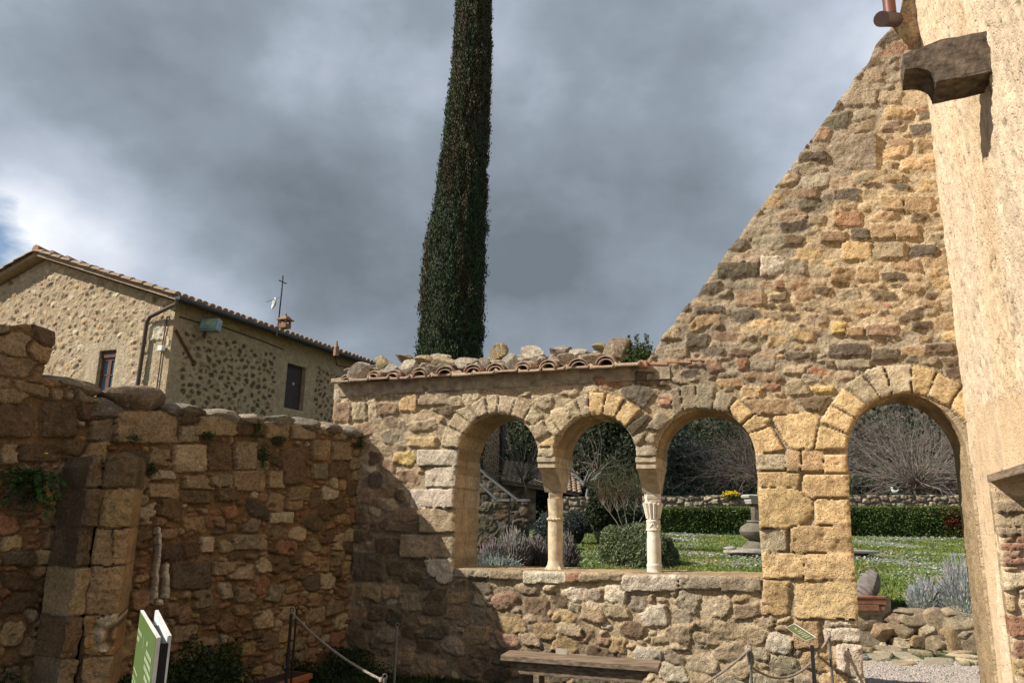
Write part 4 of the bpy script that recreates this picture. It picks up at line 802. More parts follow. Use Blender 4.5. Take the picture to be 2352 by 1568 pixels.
# chimney, mast with cross, dish and aerial
ch = SA.P(SA.uv(656, 752)[0] * 1.0, 0); 
def roof_pt(px, py):                         # where a line of sight meets the near roof slope
    n_ = tS.cross(upS); r = ray(px, py); k = (E0 - EYE).dot(n_) / r.dot(n_); return EYE + r * k
cp = roof_pt(654, 750); kk = (cp - EYE).length / 1715; Rc = Matrix.Rotation(rad(67.5), 3, 'Z'); M_chim = plain('chimney_clay', (.27, .16, .10), .9, .1, 0, .35, 3, .03, 12)
chim = MB(); w = 19 * kk; hb = cp.z
chim.box(cp + Vector((0, 0, w * .05)), (w, w, w * .5), Rc)
for i in (-1, 1):
    for j in (-1, 1): chim.box(cp + Rc @ Vector((i * w * .38, j * w * .38, w * .5)), (w * .2, w * .2, w * .45), Rc)
chim = chim.build('chimney', M_chim, rf1); chim.parent = rf1; pass
cap = MB(); cap.box(cp + Vector((0, 0, w * .78)), (w * 1.45, w * 1.45, w * .12), Rc); cap.box(cp + Vector((0, 0, w * 1.05)), (w * 1.25, w * 1.25, w * .42), Rc, .45); cap.lathe(cp + Vector((0, 0, w * 1.2)), [(w * .2, 0), (w * .13, w * .3), (w * .05, w * .42)], 8)
cap = cap.build('chimney_cap', M_chim, rf1)
c2p = roof_pt(773, 799); k2 = (c2p - EYE).length / 1715; fi = MB().lathe(c2p, [(7 * k2, -.2), (6 * k2, 2 * k2), (2 * k2, 10 * k2), (.02, 16 * k2)], 6).build('finial', M_chim, rf1)
mp_ = roof_pt(638, 752); km = (mp_ - EYE).length / 1715; Yd = mp_.y
M_iron = plain('black_iron', (.03, .028, .026), .6, .4); M_gal = plain('galvanised', (.42, .43, .42), .4, .5, .5)
mast = thing('aerial_mast', 'tall thin roof mast topped with an iron cross carrying an aerial and a dish', 'mast', tuple(mp_))
mt = at(648, 660, Yd); MB().tube([mp_ - Vector((0, 0, .2)), mt], 1.6 * km, 6).build('pole', M_iron, mast)
cr_ = MB(); cr_.tube([mt, at(650, 634, Yd)], 1.4 * km, 6).tube([at(642, 644, Yd), at(657, 651, Yd)], 1.3 * km, 6)
for p_ in ((650, 634), (642, 644), (657, 651)): cr_.lathe(at(*p_, Yd) - Vector((0, 0, 1.5 * km)), [(.3 * km, 0), (2 * km, 1.5 * km), (.3 * km, 3 * km)], 6)
cr_.build('iron_cross', M_iron, mast)
ae = MB(); A0, A1 = at(612, 693, Yd), at(643, 682, Yd); ae.tube([A0, A1], .8 * km, 5)
for i in range(8):
    p_ = A0.lerp(A1, i / 10); ae.tube([p_ - Vector((.5, 1, 0)).normalized() * 3 * km, p_ + Vector((.5, 1, 0)).normalized() * 3 * km], .45 * km, 4)
ae.build('aerial', M_gal, mast)
dc = at(634, 698, Yd); dv = Vector((-.75, -.45, .12)).normalized(); qd = dv.to_track_quat('Z', 'Y').to_matrix(); R0 = 14 * km; vs = []; fs = []
for i in range(7):
    r = R0 * i / 6
    for k in range(20): a = 2 * math.pi * k / 20; vs.append(dc + qd @ Vector((r * math.cos(a), r * math.sin(a), r * r / R0 * .35)))
for i in range(6):
    for k in range(20): a = i * 20 + k; b = i * 20 + (k + 1) % 20; fs.append((a, b, b + 20, a + 20))
dm = MB().add(vs, fs).build('dish', plain('dish_paint', (.55, .55, .54), .5), mast, True); dm.modifiers.new('s', 'SOLIDIFY').thickness = .02
# ------------------------------------------------------------------ ground, lawn, hill
RGN = np.random.RandomState(3)
DW0, DW1 = on_z(1970, 1482, 0), on_z(2275, 1500, 0)          # foot of the low dry stone wall
def wall_y(x): return DW0.y + (DW1.y - DW0.y) * (x - DW0.x) / (DW1.x - DW0.x)
def lawn_z(x, y):
    x = np.asarray(x, float); y = np.asarray(y, float); w = np.where(x > 1.0, np.clip(wall_y(np.clip(x, 1.0, 8)), 8.4, 12), 8.4 + 0 * x) + .15
    s = np.clip((y - w) / .25, 0, 1); base = .50 + .042 * np.clip(y - 10, 0, 17) + .02 * np.clip(y - 27, 0, 30)
    hill = 18 * np.clip((y - 52) / 70, 0, 1) ** 1.3; return s * (base + .03 * fbm(x * .8, y * .8, 2, 3)) + hill * (1 + .12 * fbm(x * .03, y * .03, 5, 3))
gx = np.concatenate([np.linspace(-300, -31, 30), np.linspace(-30, 30, 401), np.linspace(31, 300, 30)]); gy = np.concatenate([np.linspace(8.3, 30, 220), np.linspace(30.5, 400, 90)])
GX, GY = np.meshgrid(gx, gy); GZ = lawn_z(GX, GY); idx = np.arange(GX.size).reshape(GX.shape)
fq = np.stack([idx[:-1, :-1].ravel(), idx[:-1, 1:].ravel(), idx[1:, 1:].ravel(), idx[1:, :-1].ravel()], 1)
vg = np.stack([GX.ravel(), GY.ravel(), GZ.ravel()], 1); cg_ = np.array((.055, .075, .022)) * (1 + .5 * fbm(GX.ravel() * 1.2, GY.ravel() * 1.2, 9, 4))[:, None]
cg_[GY.ravel() > 34] = (.05, .055, .028)
tag(link('lawn', mesh_np('lawn', vg, fq, cg_, True), None, [M_leaf]), kind='structure')
q_ = [PA.P(-60, .1, .06), PA.P(uc + .02, .1, .06), PR.P(12, .1, .02), PR.P(12, .1, 60)]; MB().add([q_[3], q_[2], q_[1], q_[0]], [(0, 1, 2, 3)]).build('courtyard_ground', plain('court_soil', (.07, .06, .03), .95, .1, 0, .4, 3, .02, 14)).__setitem__('kind', 'structure')
MB().add([(-300, -60, -.02), (300, -60, -.02), (300, 12.5, -.02), (-300, 12.5, -.02)], [(0, 1, 2, 3)]).build('path', plain('path_soil', (.28, .23, .18), .95, .1, 0, .3, 9, .02, 30)).__setitem__('kind', 'structure')
class HPlane:
    def __init__(s, z): s.O = Vector((0, 0, z)); s.t = Vector((1, 0, 0)); s.n = Vector((0, 0, 1)); s.z = Vector((0, 1, 0)); s.h = z
    def uv(s, px, py): p = on_z(px, py, s.h); return (p.x, p.y)
# ------------------------------------------------------------------ leaf helpers
def leaves(name, P, size, cols, parent=None, mat=None, aspect=.5, dirs=None, spread=1.0, rg=None, jit=.35):
    """one small pointed blade per point"""
    rg = rg or RGN; n = len(P); d = rg.normal(0, 1, (n, 3)) * spread
    if dirs is not None: d = d + dirs
    d /= np.linalg.norm(d, axis=1)[:, None] + 1e-9; a = rg.normal(0, 1, (n, 3)); s = np.cross(d, a); s /= np.linalg.norm(s, axis=1)[:, None] + 1e-9
    L = (size * (1 + jit * rg.uniform(-1, 1, n)))[:, None]; W = L * aspect * .5
    V = np.stack([P - d * L * .5, P + s * W, P + d * L * .5, P - s * W], 1).reshape(-1, 3); Fq = np.arange(4 * n).reshape(n, 4)
    C = np.repeat(cols, 4, 0); return link(name, mesh_np(name, V, Fq, C, False), parent, [mat or M_leaf])
def ccol(base, n, var=.3, rg=None, pts=None, clump=0, cs=6, hue=.12):
    rg = rg or RGN; c = np.array(base) * (1 + var * rg.uniform(-1, 1, (n, 1))) * (1 + hue * rg.uniform(-1, 1, (n, 3)))
    if pts is not None: c = c * (1 + clump * fbm3(pts * cs, 5, 3))[:, None]
    return np.clip(c, .004, 1)
def segs_mesh(name, segs, cols, parent, n=4, mat=None):
    A = np.array([s[0] for s in segs], float); B = np.array([s[1] for s in segs], float); r = np.array([(s[2], s[3]) for s in segs]); D = B - A; D /= np.linalg.norm(D, axis=1)[:, None] + 1e-9
    ref = np.where(np.abs(D[:, 2:3]) < .9, np.array([[0, 0, 1.]]), np.array([[1., 0, 0]])); X = np.cross(D, ref); X /= np.linalg.norm(X, axis=1)[:, None]; Y = np.cross(D, X); V = []
    for k in range(n): a = 2 * math.pi * k / n; V.append(A + (X * math.cos(a) + Y * math.sin(a)) * r[:, :1])
    for k in range(n): a = 2 * math.pi * k / n; V.append(B + (X * math.cos(a) + Y * math.sin(a)) * r[:, 1:])
    V = np.stack(V, 1).reshape(-1, 3); m = len(A); b = np.arange(m)[:, None] * 2 * n; F_ = []
    for k in range(n): k2 = (k + 1) % n; F_.append(np.concatenate([b + k, b + k2, b + n + k2, b + n + k], 1))
    C = np.repeat(np.asarray(cols), 2 * n, 0); return link(name, mesh_np(name, V, np.concatenate(F_), C, True), parent, [mat or M_twig])
def grow(start, d, L, r, segs, rg, depth, up=.1, bend=.25, split=3, lf=.6, seglen=None, droop=0, kids=(2, 4)):
    n = max(3, int(L / (seglen or .25))); p = np.array(start, float); d = np.array(d, float); d /= np.linalg.norm(d); pts = [p.copy()]
    for i in range(n):
        d = d + rg.normal(0, bend / math.sqrt(n), 3) + np.array((0, 0, (up - droop * i / n) / n)); d /= np.linalg.norm(d); q = p + d * L / n
        r0 = r * (1 - .75 * i / n); r1 = r * (1 - .75 * (i + 1) / n); segs.append((p.copy(), q.copy(), r0, r1, depth)); p = q; pts.append(p.copy())
        if depth > 0 and i >= n * .25 and rg.rand() < (kids[0] + (kids[1] - kids[0]) * rg.rand()) / n:
            a = rg.normal(0, 1, 3); nd = d + a * .55; grow(p, nd, L * lf * rg.uniform(.6, 1.1), max(r1 * .6, .002), segs, rg, depth - 1, up, bend, split, lf, seglen, droop, kids)
    return pts
# ------------------------------------------------------------------ cypress
def cypress():
    Y0 = 30.0; rg = np.random.RandomState(12)
    sil = [(1200, 955, 1112), (1000, 950, 1110), (820, 958, 1106), (760, 961, 1110), (680, 965, 1114), (600, 975, 1117), (520, 986, 1119), (440, 999, 1120), (380, 1009, 1121), (300, 1022, 1124), (200, 1034, 1128), (100, 1042, 1129), (0, 1050, 1128), (-110, 1062, 1124), (-240, 1080, 1116), (-330, 1096, 1106)]
    rows = []
    for (py, l, r) in sil: c = at((l + r) / 2, py, Y0); e = at(r, py, Y0); rows.append((c.z, c.x, (e - c).length))
    rows = np.array(rows); z0 = float(lawn_z(rows[0, 1], Y0)); root = thing('cypress', 'tall narrow dark green cypress rising behind the arcade out of the top of the picture', 'cypress', (rows[0, 1], Y0, z0))
    zt = rows[-1, 0]
    def axis(z): return np.interp(z, rows[:, 0], rows[:, 1]), np.interp(z, rows[:, 0], rows[:, 2])
    n = 210000; z = rg.uniform(z0 + .3, zt, n); th = rg.uniform(0, 2 * math.pi, n); cx, R = axis(z)
    lump = 1 + .10 * fbm(th * 2.2 + 2 * np.sin(z * .35), z * .55, 4, 3) + .20 * fbm(th * 6, z * 1.9, 7, 4); dep = rg.uniform(0, 1, n) ** 2 * .25 - .10 * (rg.uniform(0, 1, n) < .05)
    rr = R * (lump - dep) * .97; P = np.stack([cx + rr * np.cos(th), Y0 + rr * np.sin(th), z], 1); dirs = np.stack([np.cos(th) * .35, np.sin(th) * .35, np.ones(n) * 1.5], 1)
    streak = fbm(th * 3.0, z * .18, 21, 3); base = np.where((streak > .30)[:, None], np.array((.060, .052, .020)), np.array((.040, .064, .024)))
    col = base * (1 + .5 * fbm(th * 8, z * 5, 31, 3))[:, None] * (1 + .45 * rg.uniform(-1, 1, (n, 1)))
    pale = (rg.uniform(0, 1, n) < .012) & (dep < .05); col[pale] = np.array((.36, .30, .19))
    leaves('foliage', P, np.where(pale, .06, .125), np.clip(col, .004, 1), root, M_dark, .32, dirs, .42, rg)
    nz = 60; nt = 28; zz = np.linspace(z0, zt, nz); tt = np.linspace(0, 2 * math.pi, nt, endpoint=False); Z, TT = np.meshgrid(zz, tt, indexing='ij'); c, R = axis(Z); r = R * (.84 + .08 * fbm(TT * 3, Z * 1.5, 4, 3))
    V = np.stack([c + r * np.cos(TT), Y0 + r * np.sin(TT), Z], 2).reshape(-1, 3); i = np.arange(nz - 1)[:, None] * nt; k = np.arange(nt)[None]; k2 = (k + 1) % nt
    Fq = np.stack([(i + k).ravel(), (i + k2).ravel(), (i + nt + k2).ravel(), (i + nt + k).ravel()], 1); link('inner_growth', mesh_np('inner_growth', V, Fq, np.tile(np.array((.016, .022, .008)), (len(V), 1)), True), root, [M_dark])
    seg = []
    for (px, py, n_) in ((985, 525, 26), (972, 600, 22), (1012, 410, 8), (1128, 250, 7), (1121, 300, 7), (960, 795, 12), (1043, 60, 6)):
        b = at(px + (10 if px < 1100 else -10), py + 20, Y0); P = np.array([tuple(b)] * n_) + rg.normal(0, .10, (n_, 3)) * np.array((.7, .7, 1.6)); sgn = -1 if px < 1100 else 1
        leaves('stray_spray', P, .30, ccol((.045, .065, .02), n_, .3), root, M_dark, .2, np.array((sgn * .5, 0, 1.6))[None], .4, rg)
    MB().tube([(rows[0, 1], Y0, z0 - .1), (rows[0, 1], Y0, z0 + 1)], [.3, .25], 10).build('trunk', plain('bark', (.12, .09, .06), .95), root)
    for o in root.children:
        o.matrix_parent_inverse = Matrix.Translation(-root.location)
cypress()
def fix(root):
    for o in root.children: o.matrix_parent_inverse = Matrix.Translation(-root.location)
def ground_pt(px, py):                        # where a sight line meets the lawn
    r = ray(px, py); k = 1.0
    for i in range(4000):
        p = EYE + r * k
        if p.y > 8.6 and p.z < float(lawn_z(p.x, p.y)): return p
        k += .03
    return p
# ------------------------------------------------------------------ hedge, garden walls
hy = 24.2; hx0, hx1 = at(1395, 1190, hy).x, at(2420, 1190, hy).x
def hedge():
    rg = np.random.RandomState(5); zt = at(1600, 1166, hy).z; root = thing('clipped_hedge', 'long low clipped green hedge at the far side of the flowery lawn', 'hedge', ((hx0 + hx1) / 2, hy, float(lawn_z(0, hy))))
    n = 90000; x = rg.uniform(hx0, hx1, n); k = rg.uniform(0, 1, n); z0 = lawn_z(x, hy + 0 * x); H = (zt + .020 * (x - hx0) - .05) - z0
    front = k < .72; z = np.where(front, z0 + H * rg.uniform(.02, 1, n), z0 + H * (1 + .02 * rg.normal(0, 1, n))); y = np.where(front, hy + .04 * rg.normal(0, 1, n) + .06 * fbm(x * 2, z * 3, 3, 3), hy + rg.uniform(0, .9, n))
    z = z + .03 * fbm(x * 1.5, y, 8, 3); P = np.stack([x, y, z], 1); c = ccol((.075, .118, .028), n, .6, rg, P, .4, 1.5); c[~front] *= np.array((1.3, 1.15, 1.0)); brown = (x > at(2160, 1190, hy).x) & (x < at(2225, 1190, hy).x) & (rg.rand(n) < .5); c[brown] = c[brown] * np.array((1.8, .8, .9))  # top leaves tinted lighter and warmer: light from above put into the colour
    red = (np.abs(x - at(2193, 1190, hy).x) < .38) & (np.abs(z - at(2193, 1198, hy).z) < .13) & (rg.rand(n) < .75); c[red] = np.array((.24, .035, .03))
    leaves('foliage', P, .055, c, root, M_leaf, .6, None, 1, rg)
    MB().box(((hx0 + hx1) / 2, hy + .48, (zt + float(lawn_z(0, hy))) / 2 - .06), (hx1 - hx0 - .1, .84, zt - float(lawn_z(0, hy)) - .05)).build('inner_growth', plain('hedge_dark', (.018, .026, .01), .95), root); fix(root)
hedge()
def gwall(name, lab, x0, x1, Y, zt, seed, pal=None, cat='wall', ang=0, zb=.3, res=.03, rise=.018):
    pl = Plane((x0, Y), rad(ang)); L = x1 - x0; root = thing(name, lab, cat, (x0 + L / 2, Y, float(lawn_z(x0, Y))))
    m = Masonry(pl, [(0, zb)] + ragged([(0, zt), (L, zt + L * rise)], .03, .3, seed) + [(L, zb)], [], res, seed, (.20, .17, .13), .015)
    m.fill([(0, zb), (L, zb), (L, zt + .1 + L * rise), (0, zt + .1)], 14000, (.07, .17), (.045, .085), pal or (('g', 4), ('t', 3), ('m', 1), ('p', 1.5), ('d', 1)), .03, .8, px=False, p=0, rot=.05)
    m.build(['masonry'], root, M_house, .4, .02, .03, 1.25, lump=.03, hmort=-.02, rimseg=2); return root
xa, xb = at(1480, 1150, 27).x, at(2420, 1150, 27).x
gwall('garden_wall', 'low coursed stone wall behind the clipped hedge at the end of the garden', xa, xb, 27, at(1600, 1139, 27).z, 71)
gwall('stone_wall', 'short grey rubble wall seen between the two columns in front of dark trees', at(1262, 1150, 23).x, at(1362, 1150, 23).x, 23, at(1330, 1141, 23).z, 73, (('g', 3), ('k', 3), ('d', 2), ('t', 1)))
# ------------------------------------------------------------------ outside stair and annex of the farmhouse
M_copA = plain('stair_coping', (.18, .175, .165), .9, .1, 0, .2, 8)
stair = thing('outside_stair', 'dark outside stair with two sloping pale capped parapets, seen through the left arch', 'staircase', tuple(at(1160, 1240, 16)))
def parapet(Yd, pts, seed, pal):
    pl = Plane((0, Yd), rad(-8)); q = [pl.uv(*p) for p in pts]; zb = .4; m = Masonry(pl, [(q[0][0], zb)] + q + [(q[-1][0], zb)], [], .02, seed, (.13, .115, .09), .012)
    m.fill([(q[0][0], zb), (q[-1][0], zb), (q[-1][0], q[0][1] + .1), (q[0][0], q[0][1] + .1)], 1500, (.08, .24), (.06, .13), pal, .02, .85, px=False, p=0)
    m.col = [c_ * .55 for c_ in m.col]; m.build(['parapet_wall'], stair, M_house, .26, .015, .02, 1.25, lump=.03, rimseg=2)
    b = MB()
    for i in range(len(q) - 1):
        (u0, v0), (u1, v1) = q[i], q[i + 1]; vs = [pl.P(u, v + dv, d) for dv in (.002, .055) for (u, v, d) in ((u0, v0, .03), (u1 + .02, v1, .03), (u1 + .02, v1, -.29), (u0, v0, -.29))]; b.add(vs, [(3, 2, 1, 0), (4, 5, 6, 7), (0, 1, 5, 4), (1, 2, 6, 5), (2, 3, 7, 6), (3, 0, 4, 7)])
    b.build('parapet_coping', M_copA, stair)
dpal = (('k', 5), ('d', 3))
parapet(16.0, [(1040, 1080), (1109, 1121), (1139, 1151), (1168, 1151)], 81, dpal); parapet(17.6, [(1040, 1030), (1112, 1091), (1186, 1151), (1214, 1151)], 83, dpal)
st = MB()
for i in range(9):
    a = at(1125 + 7 * (8 - i), 1200, 16.9); st.box((a.x - .1 * i - .2, 16.95, .7 + .085 * i), (.34, 1.1, .17 + .17 * i * .0 + .17))
st.build('steps', plain('step_stone', (.22, .19, .15), .9), stair)
ann = thing('annex', 'low rubble annex with a clay tile roof joined to the far end of the farmhouse', 'annex', tuple(SA.P(Ls + 2, .7, .3)))
# its wall continues the line of the farmhouse, set back
AN0 = at(1168, 1100, 33.0); PAn = Plane((AN0.x, AN0.y), rad(8)); al = PAn.uv(1231, 1110)[0]; azt = PAn.uv(1168, 1102)[1]
mN = Masonry(PAn, [(-.2, .5), (-.2, azt + .05), (al, azt - .15), (al, .5)], [], .05, 87, (.36, .28, .17), .03); mN.fill([(0, .5), (al, .5), (al, azt), (0, azt)], 900, (.08, .2), (.06, .14), (('d', 4), ('p', 2), ('o', 1)), .02, .9, px=False, p=3.2, rot=.5)
mN.build(['wall'], ann, M_house, .4, .015, .03, 1.0, rimseg=2, hmort=.01)
e0 = PAn.P(-.3, azt + .02, .3); e1 = PAn.P(al + 1.9, azt - .45, .3); roof(ann, e0, e1, Vector((0.05, .93, .30)).normalized(), 3.2)
MB().tube([e0 - Vector((0, .2, .1)), e1 - Vector((0, .2, .1))], .09, 8).build('gutter', M_gut, ann)
MB().tube([SA.P(Ls - .15, ge[1] - .1, .3), SA.P(Ls - .15, ge[1] - .6, .12), SA.P(Ls - .12, .6, .12)], .14, 8).build('downpipe', M_gut, house)
# ------------------------------------------------------------------ far woodland and trees
def hillwood():
    rg = np.random.RandomState(8); pts = []; cols = []; nC = 1100
    x = rg.uniform(-45, 130, nC); y = rg.uniform(54, 125, nC); z = lawn_z(x, y); R = rg.uniform(1.6, 3.2, nC)
    for i in range(nC):
        n = 110; d = rg.normal(0, 1, (n, 3)); d /= np.linalg.norm(d, axis=1)[:, None]; d[:, 2] = np.abs(d[:, 2]) * 1.1 - .25; r = R[i] * rg.uniform(.8, 1.05, (n, 1)); pts.append(np.array((x[i], y[i], z[i] + R[i] * .7)) + d * r)
        b = np.array([(.055, .068, .036), (.07, .075, .048), (.10, .09, .07), (.04, .058, .034)][rg.randint(4)]); cols.append(b * (1 + .4 * rg.uniform(-1, 1, (n, 1))))
    o = leaves('woodland', np.concatenate(pts), .75, np.concatenate(cols), None, M_dark, .8, None, 1, rg); tag(o, kind='stuff', label='dark evergreen woodland covering the hillside behind the garden', cat='woodland')
hillwood()
def dark_tree(px, Y, h, w, lab, base=(.042, .060, .026), n=16000, size=.2, top=None, seed=1, grey=0):
    rg = np.random.RandomState(seed); g = at(px, 1180, Y); z0 = float(lawn_z(g.x, Y)); h = h * .64; root = thing('evergreen_tree', lab, 'tree', (g.x, Y, z0), 'dark evergreens behind the garden'); P = []
    nb = 26; 
    for i in range(nb):
        t = rg.uniform(.12, 1); a = rg.uniform(0, 2 * math.pi); rad_ = w * .5 * math.sin(math.pi * min(1, .25 + t * .72)) * rg.uniform(.3, .95); c = np.array((g.x + rad_ * math.cos(a), Y + rad_ * math.sin(a), z0 + h * t * .92)); R = w * rg.uniform(.16, .30); k = n // nb
        d = rg.normal(0, 1, (k, 3)); d /= np.linalg.norm(d, axis=1)[:, None]; P.append(c + d * R * rg.uniform(.5, 1.05, (k, 1)) * np.array((1, 1, .85)))
    P = np.concatenate(P); leaves('crown', P, size, ccol(base, len(P), .45, rg, P, .4, .8), root, M_dark, .5, None, 1, rg)
    sg = []; grow((g.x, Y, z0 - .1), (0, 0, 1), h * .7, .18, sg, rg, 1, .2, .15); segs_mesh('trunk', sg, np.tile(np.array((.06, .045, .03)), (len(sg), 1)), root, 6); fix(root)
dark_tree(1175, 42, 8.5, 6, 'dark evergreen rising behind the annex roof, seen through the left arch', seed=1)
dark_tree(1270, 40, 9, 6, 'dark evergreen half hidden by the yellowish column', seed=2, n=20000)
dark_tree(1390, 38, 9.2, 6, 'tallest dark evergreen, filling the middle arch', seed=3, n=26000)
dark_tree(1490, 39, 8.5, 6, 'dark evergreen standing behind the white marble column', seed=4, n=22000)
dark_tree(1585, 33, 5.4, 4.4, 'blue green olive like tree at the left of the third arch', (.075, .10, .075), 26000, .14, seed=5)
dark_tree(1680, 44, 9.5, 8, 'dark evergreen at the back of the third arch', seed=6, n=20000)
dark_tree(1960, 36, 3.2, 3.2, 'dark low evergreen at the left edge of the tall arch', seed=8)
dark_tree(2040, 46, 8, 8, 'dark evergreen at the back of the tall arch, left of the pollard', (.075, .068, .052), seed=9, n=22000)
dark_tree(2190, 46, 8, 8, 'dark evergreen at the back of the tall arch, right of the pollard', (.075, .068, .052), seed=10, n=22000)
def bare_tree(px, Y, lab, trunk_h, shoots, L, up, seed, col=(.15, .12, .10), spread=1.0, r=.022, tr=.2, depth=2, lean=(0, 0), headr=.35, droop=.2, tcol=(.12, .09, .07), kids=(3, 6), bend=.35):
    rg = np.random.RandomState(seed); g = at(px, 1150, Y); z0 = float(lawn_z(g.x, Y)); root = thing('bare_tree', lab, 'tree', (g.x, Y, z0), 'leafless trees beyond the garden wall'); sg = []; tk = []
    hd = np.array((g.x + lean[0], Y + lean[1], z0 + trunk_h)); grow((g.x, Y, z0 - .1), (lean[0] * .6, lean[1], trunk_h), trunk_h * 1.02, tr, tk, rg, 0, 0, .1)
    for k in range(9): a = rg.uniform(0, 6.28); grow(hd - np.array((0, 0, .2)), (math.cos(a), math.sin(a), rg.uniform(.2, 1)), headr * 1.6, tr * .6, tk, rg, 0, .2, .3)
    for k in range(shoots):
        a = rg.uniform(0, 2 * math.pi); e = rg.uniform(-.15, 1.2) ; d = np.array((math.cos(a) * spread, math.sin(a) * spread, e * up)); st_ = hd + np.array((math.cos(a), math.sin(a), .3)) * headr * rg.uniform(.2, 1)
        grow(st_, d, L * rg.uniform(.55, 1.05), r * rg.uniform(.6, 1.2), sg, rg, depth, .18, bend, 3, .5, L / 9, droop, kids)
    sg = [s_ for s_ in sg if s_[0][2] > z0]
    segs_mesh('branches', sg, ccol(col, len(sg), .35, rg), root, 3); segs_mesh('trunk', tk, ccol(tcol, len(tk), .2, rg), root, 7); fix(root); return root
bare_tree(2108, 31, 'pollarded leafless tree with a fan of long shoots, centred in the tall right arch', 1.85, 260, 4.3, 1.25, 21, (.27, .225, .19), spread=.95, tr=.26, r=.016, kids=(3, 6), bend=.5)
bare_tree(1755, 31, 'leafless twiggy tree spreading from behind the stone pier into the third arch', 1.9, 260, 3.4, .9, 22, (.23, .18, .15), spread=1.1, r=.012, kids=(4, 7), bend=.55)
bare_tree(1342, 27, 'old gnarled tree with pale grey trunk in the middle arch', 1.7, 16, 1.7, .5, 23, (.11, .10, .09), spread=1.1, r=.03, tr=.13, droop=1.0, tcol=(.20, .19, .17), kids=(4, 7), headr=.5, bend=.8)
bare_tree(1205, 30, 'leafless tree above the annex roof in the left arch', 1.8, 60, 3.2, 1.1, 24, (.20, .175, .13), spread=.8, r=.016, tr=.12)
bare_tree(1375, 33, 'thin leafless tree behind the gnarled one', 2.4, 30, 2.6, 1.4, 25, (.16, .13, .11), spread=.55, r=.014, tr=.10)
bare_tree(2215, 33, 'leafless tree by the right jamb of the tall arch', .8, 90, 3.0, .9, 26, (.16, .12, .09), spread=.8, r=.014)
bare_tree(1985, 33, 'leafless brushy tree by the left edge of the tall arch', .8, 90, 3.4, .9, 27, (.15, .13, .10), spread=.9, r=.014)
# ------------------------------------------------------------------ shrubs
def bush(name, px, pyb, w, h, lab, cat, col, n, size, seed, group=None, asp=.45, sq=.9, twig=None, Yd=None, mat=None, up=0, core=True):
    """rounded bush: w, h in photo pixels, foot at (px, pyb)"""
    rg = np.random.RandomState(seed); g = ground_pt(px, pyb) if Yd is None else at(px, pyb, Yd); k = (g - EYE).length / 1715; W, H = w * k, h * k; root = thing(name, lab, cat, tuple(g), group)
    d = rg.normal(0, 1, (n, 3)); d /= np.linalg.norm(d, axis=1)[:, None]; d[:, 2] = np.abs(d[:, 2]); lump = 1 + .55 * fbm3(d * 1.8 + seed, seed, 3) + .22 * fbm3(d * 7 + seed, seed + 2, 2)
    r = lump * (1 - .5 * rg.uniform(0, 1, n) ** 1.5); P = np.array(g) + d * r[:, None] * np.array((W / 2, W / 2 * sq, H)); leaves('foliage', P, size, ccol(col, n, .45, rg, P, .45, 5), root, mat or M_leaf, asp, d * .5 + np.array((0, 0, up)), 1.0, rg)
    if core:
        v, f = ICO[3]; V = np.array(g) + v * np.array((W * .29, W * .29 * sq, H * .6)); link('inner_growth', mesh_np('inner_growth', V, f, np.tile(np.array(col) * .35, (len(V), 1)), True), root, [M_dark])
    fix(root); return root
bush('round_bush', 1466, 1300, 176, 84, 'large rounded green bush on the lawn behind the white marble column', 'bush', (.16, .19, .09), 38000, .055, 31)
bush('dark_shrub', 1385, 1205, 75, 78, 'dark shadowy shrub between the columns in front of the hedge end', 'shrub', (.028, .042, .018), 9000, .07, 33, Yd=19)
bush('dark_shrub', 1440, 1208, 90, 50, 'low dark shrub at the foot of the twiggy broom', 'shrub', (.026, .04, .016), 8000, .07, 34, Yd=20.5)
bush('sage_shrub', 1256, 1256, 60, 72, 'dusky blue grey shrub between the stair and the yellowish column', 'shrub', (.07, .085, .08), 6000, .05, 35, Yd=15.5)
bush('sage_shrub', 1322, 1222, 70, 42, 'dusky blue grey shrub at the foot of the short rubble wall', 'shrub', (.06, .075, .065), 6000, .05, 36, Yd=19.5)
def broom():
    rg = np.random.RandomState(41); Y = 18; g = at(1440, 1218, Y); root = thing('twiggy_broom', 'tall twiggy shrub with bare forked stems and greenish tips left of the white column', 'shrub', tuple(g)); sg = []
    for px in (1425, 1436, 1448, 1458, 1470):
        t = at(px + (px - 1445) * .6, 1150, Y); p0 = np.array(g) + np.array(((px - 1447) * .006, 0, 0)); grow(p0, np.array(t) - np.array(g) + np.array(((px - 1447) * .005, 0, 0)), .7, .015, sg, rg, 0, .1, .2)
        tips_ = [sg[-1][1], sg[-2][1]]
        for k in range(26):
            s0 = tips_[k % 2]; a = rg.uniform(0, 6.28); grow(s0, (math.cos(a) * .5, math.sin(a) * .5, 1), rg.uniform(.4, .95), .005, sg, rg, 1, .2, .3, 3, .6, .15, 0, (3, 5))
    n = len(sg); z = np.array([s_[0][2] for s_ in sg]); t = np.clip((z - (g.z + .9)) / .5, 0, 1)[:, None]; c = ccol((.20, .13, .09), n, .3, rg) * (1 - t) + ccol((.10, .13, .05), n, .3, rg) * t; low = (z < g.z + .62); c[low] = (.36, .31, .24)
    segs_mesh('stems', sg, c, root, 3); P = np.array([s_[1] for s_ in sg if s_[1][2] > g.z + .75]); P = np.repeat(P, 3, 0) + rg.normal(0, .04, (len(P) * 3, 3)); leaves('fine_leaves', P, .05, ccol((.09, .10, .04), len(P), .4, rg), root, M_leaf, .2, np.array((0, 0, 1.))[None], .5, rg); fix(root)
broom()
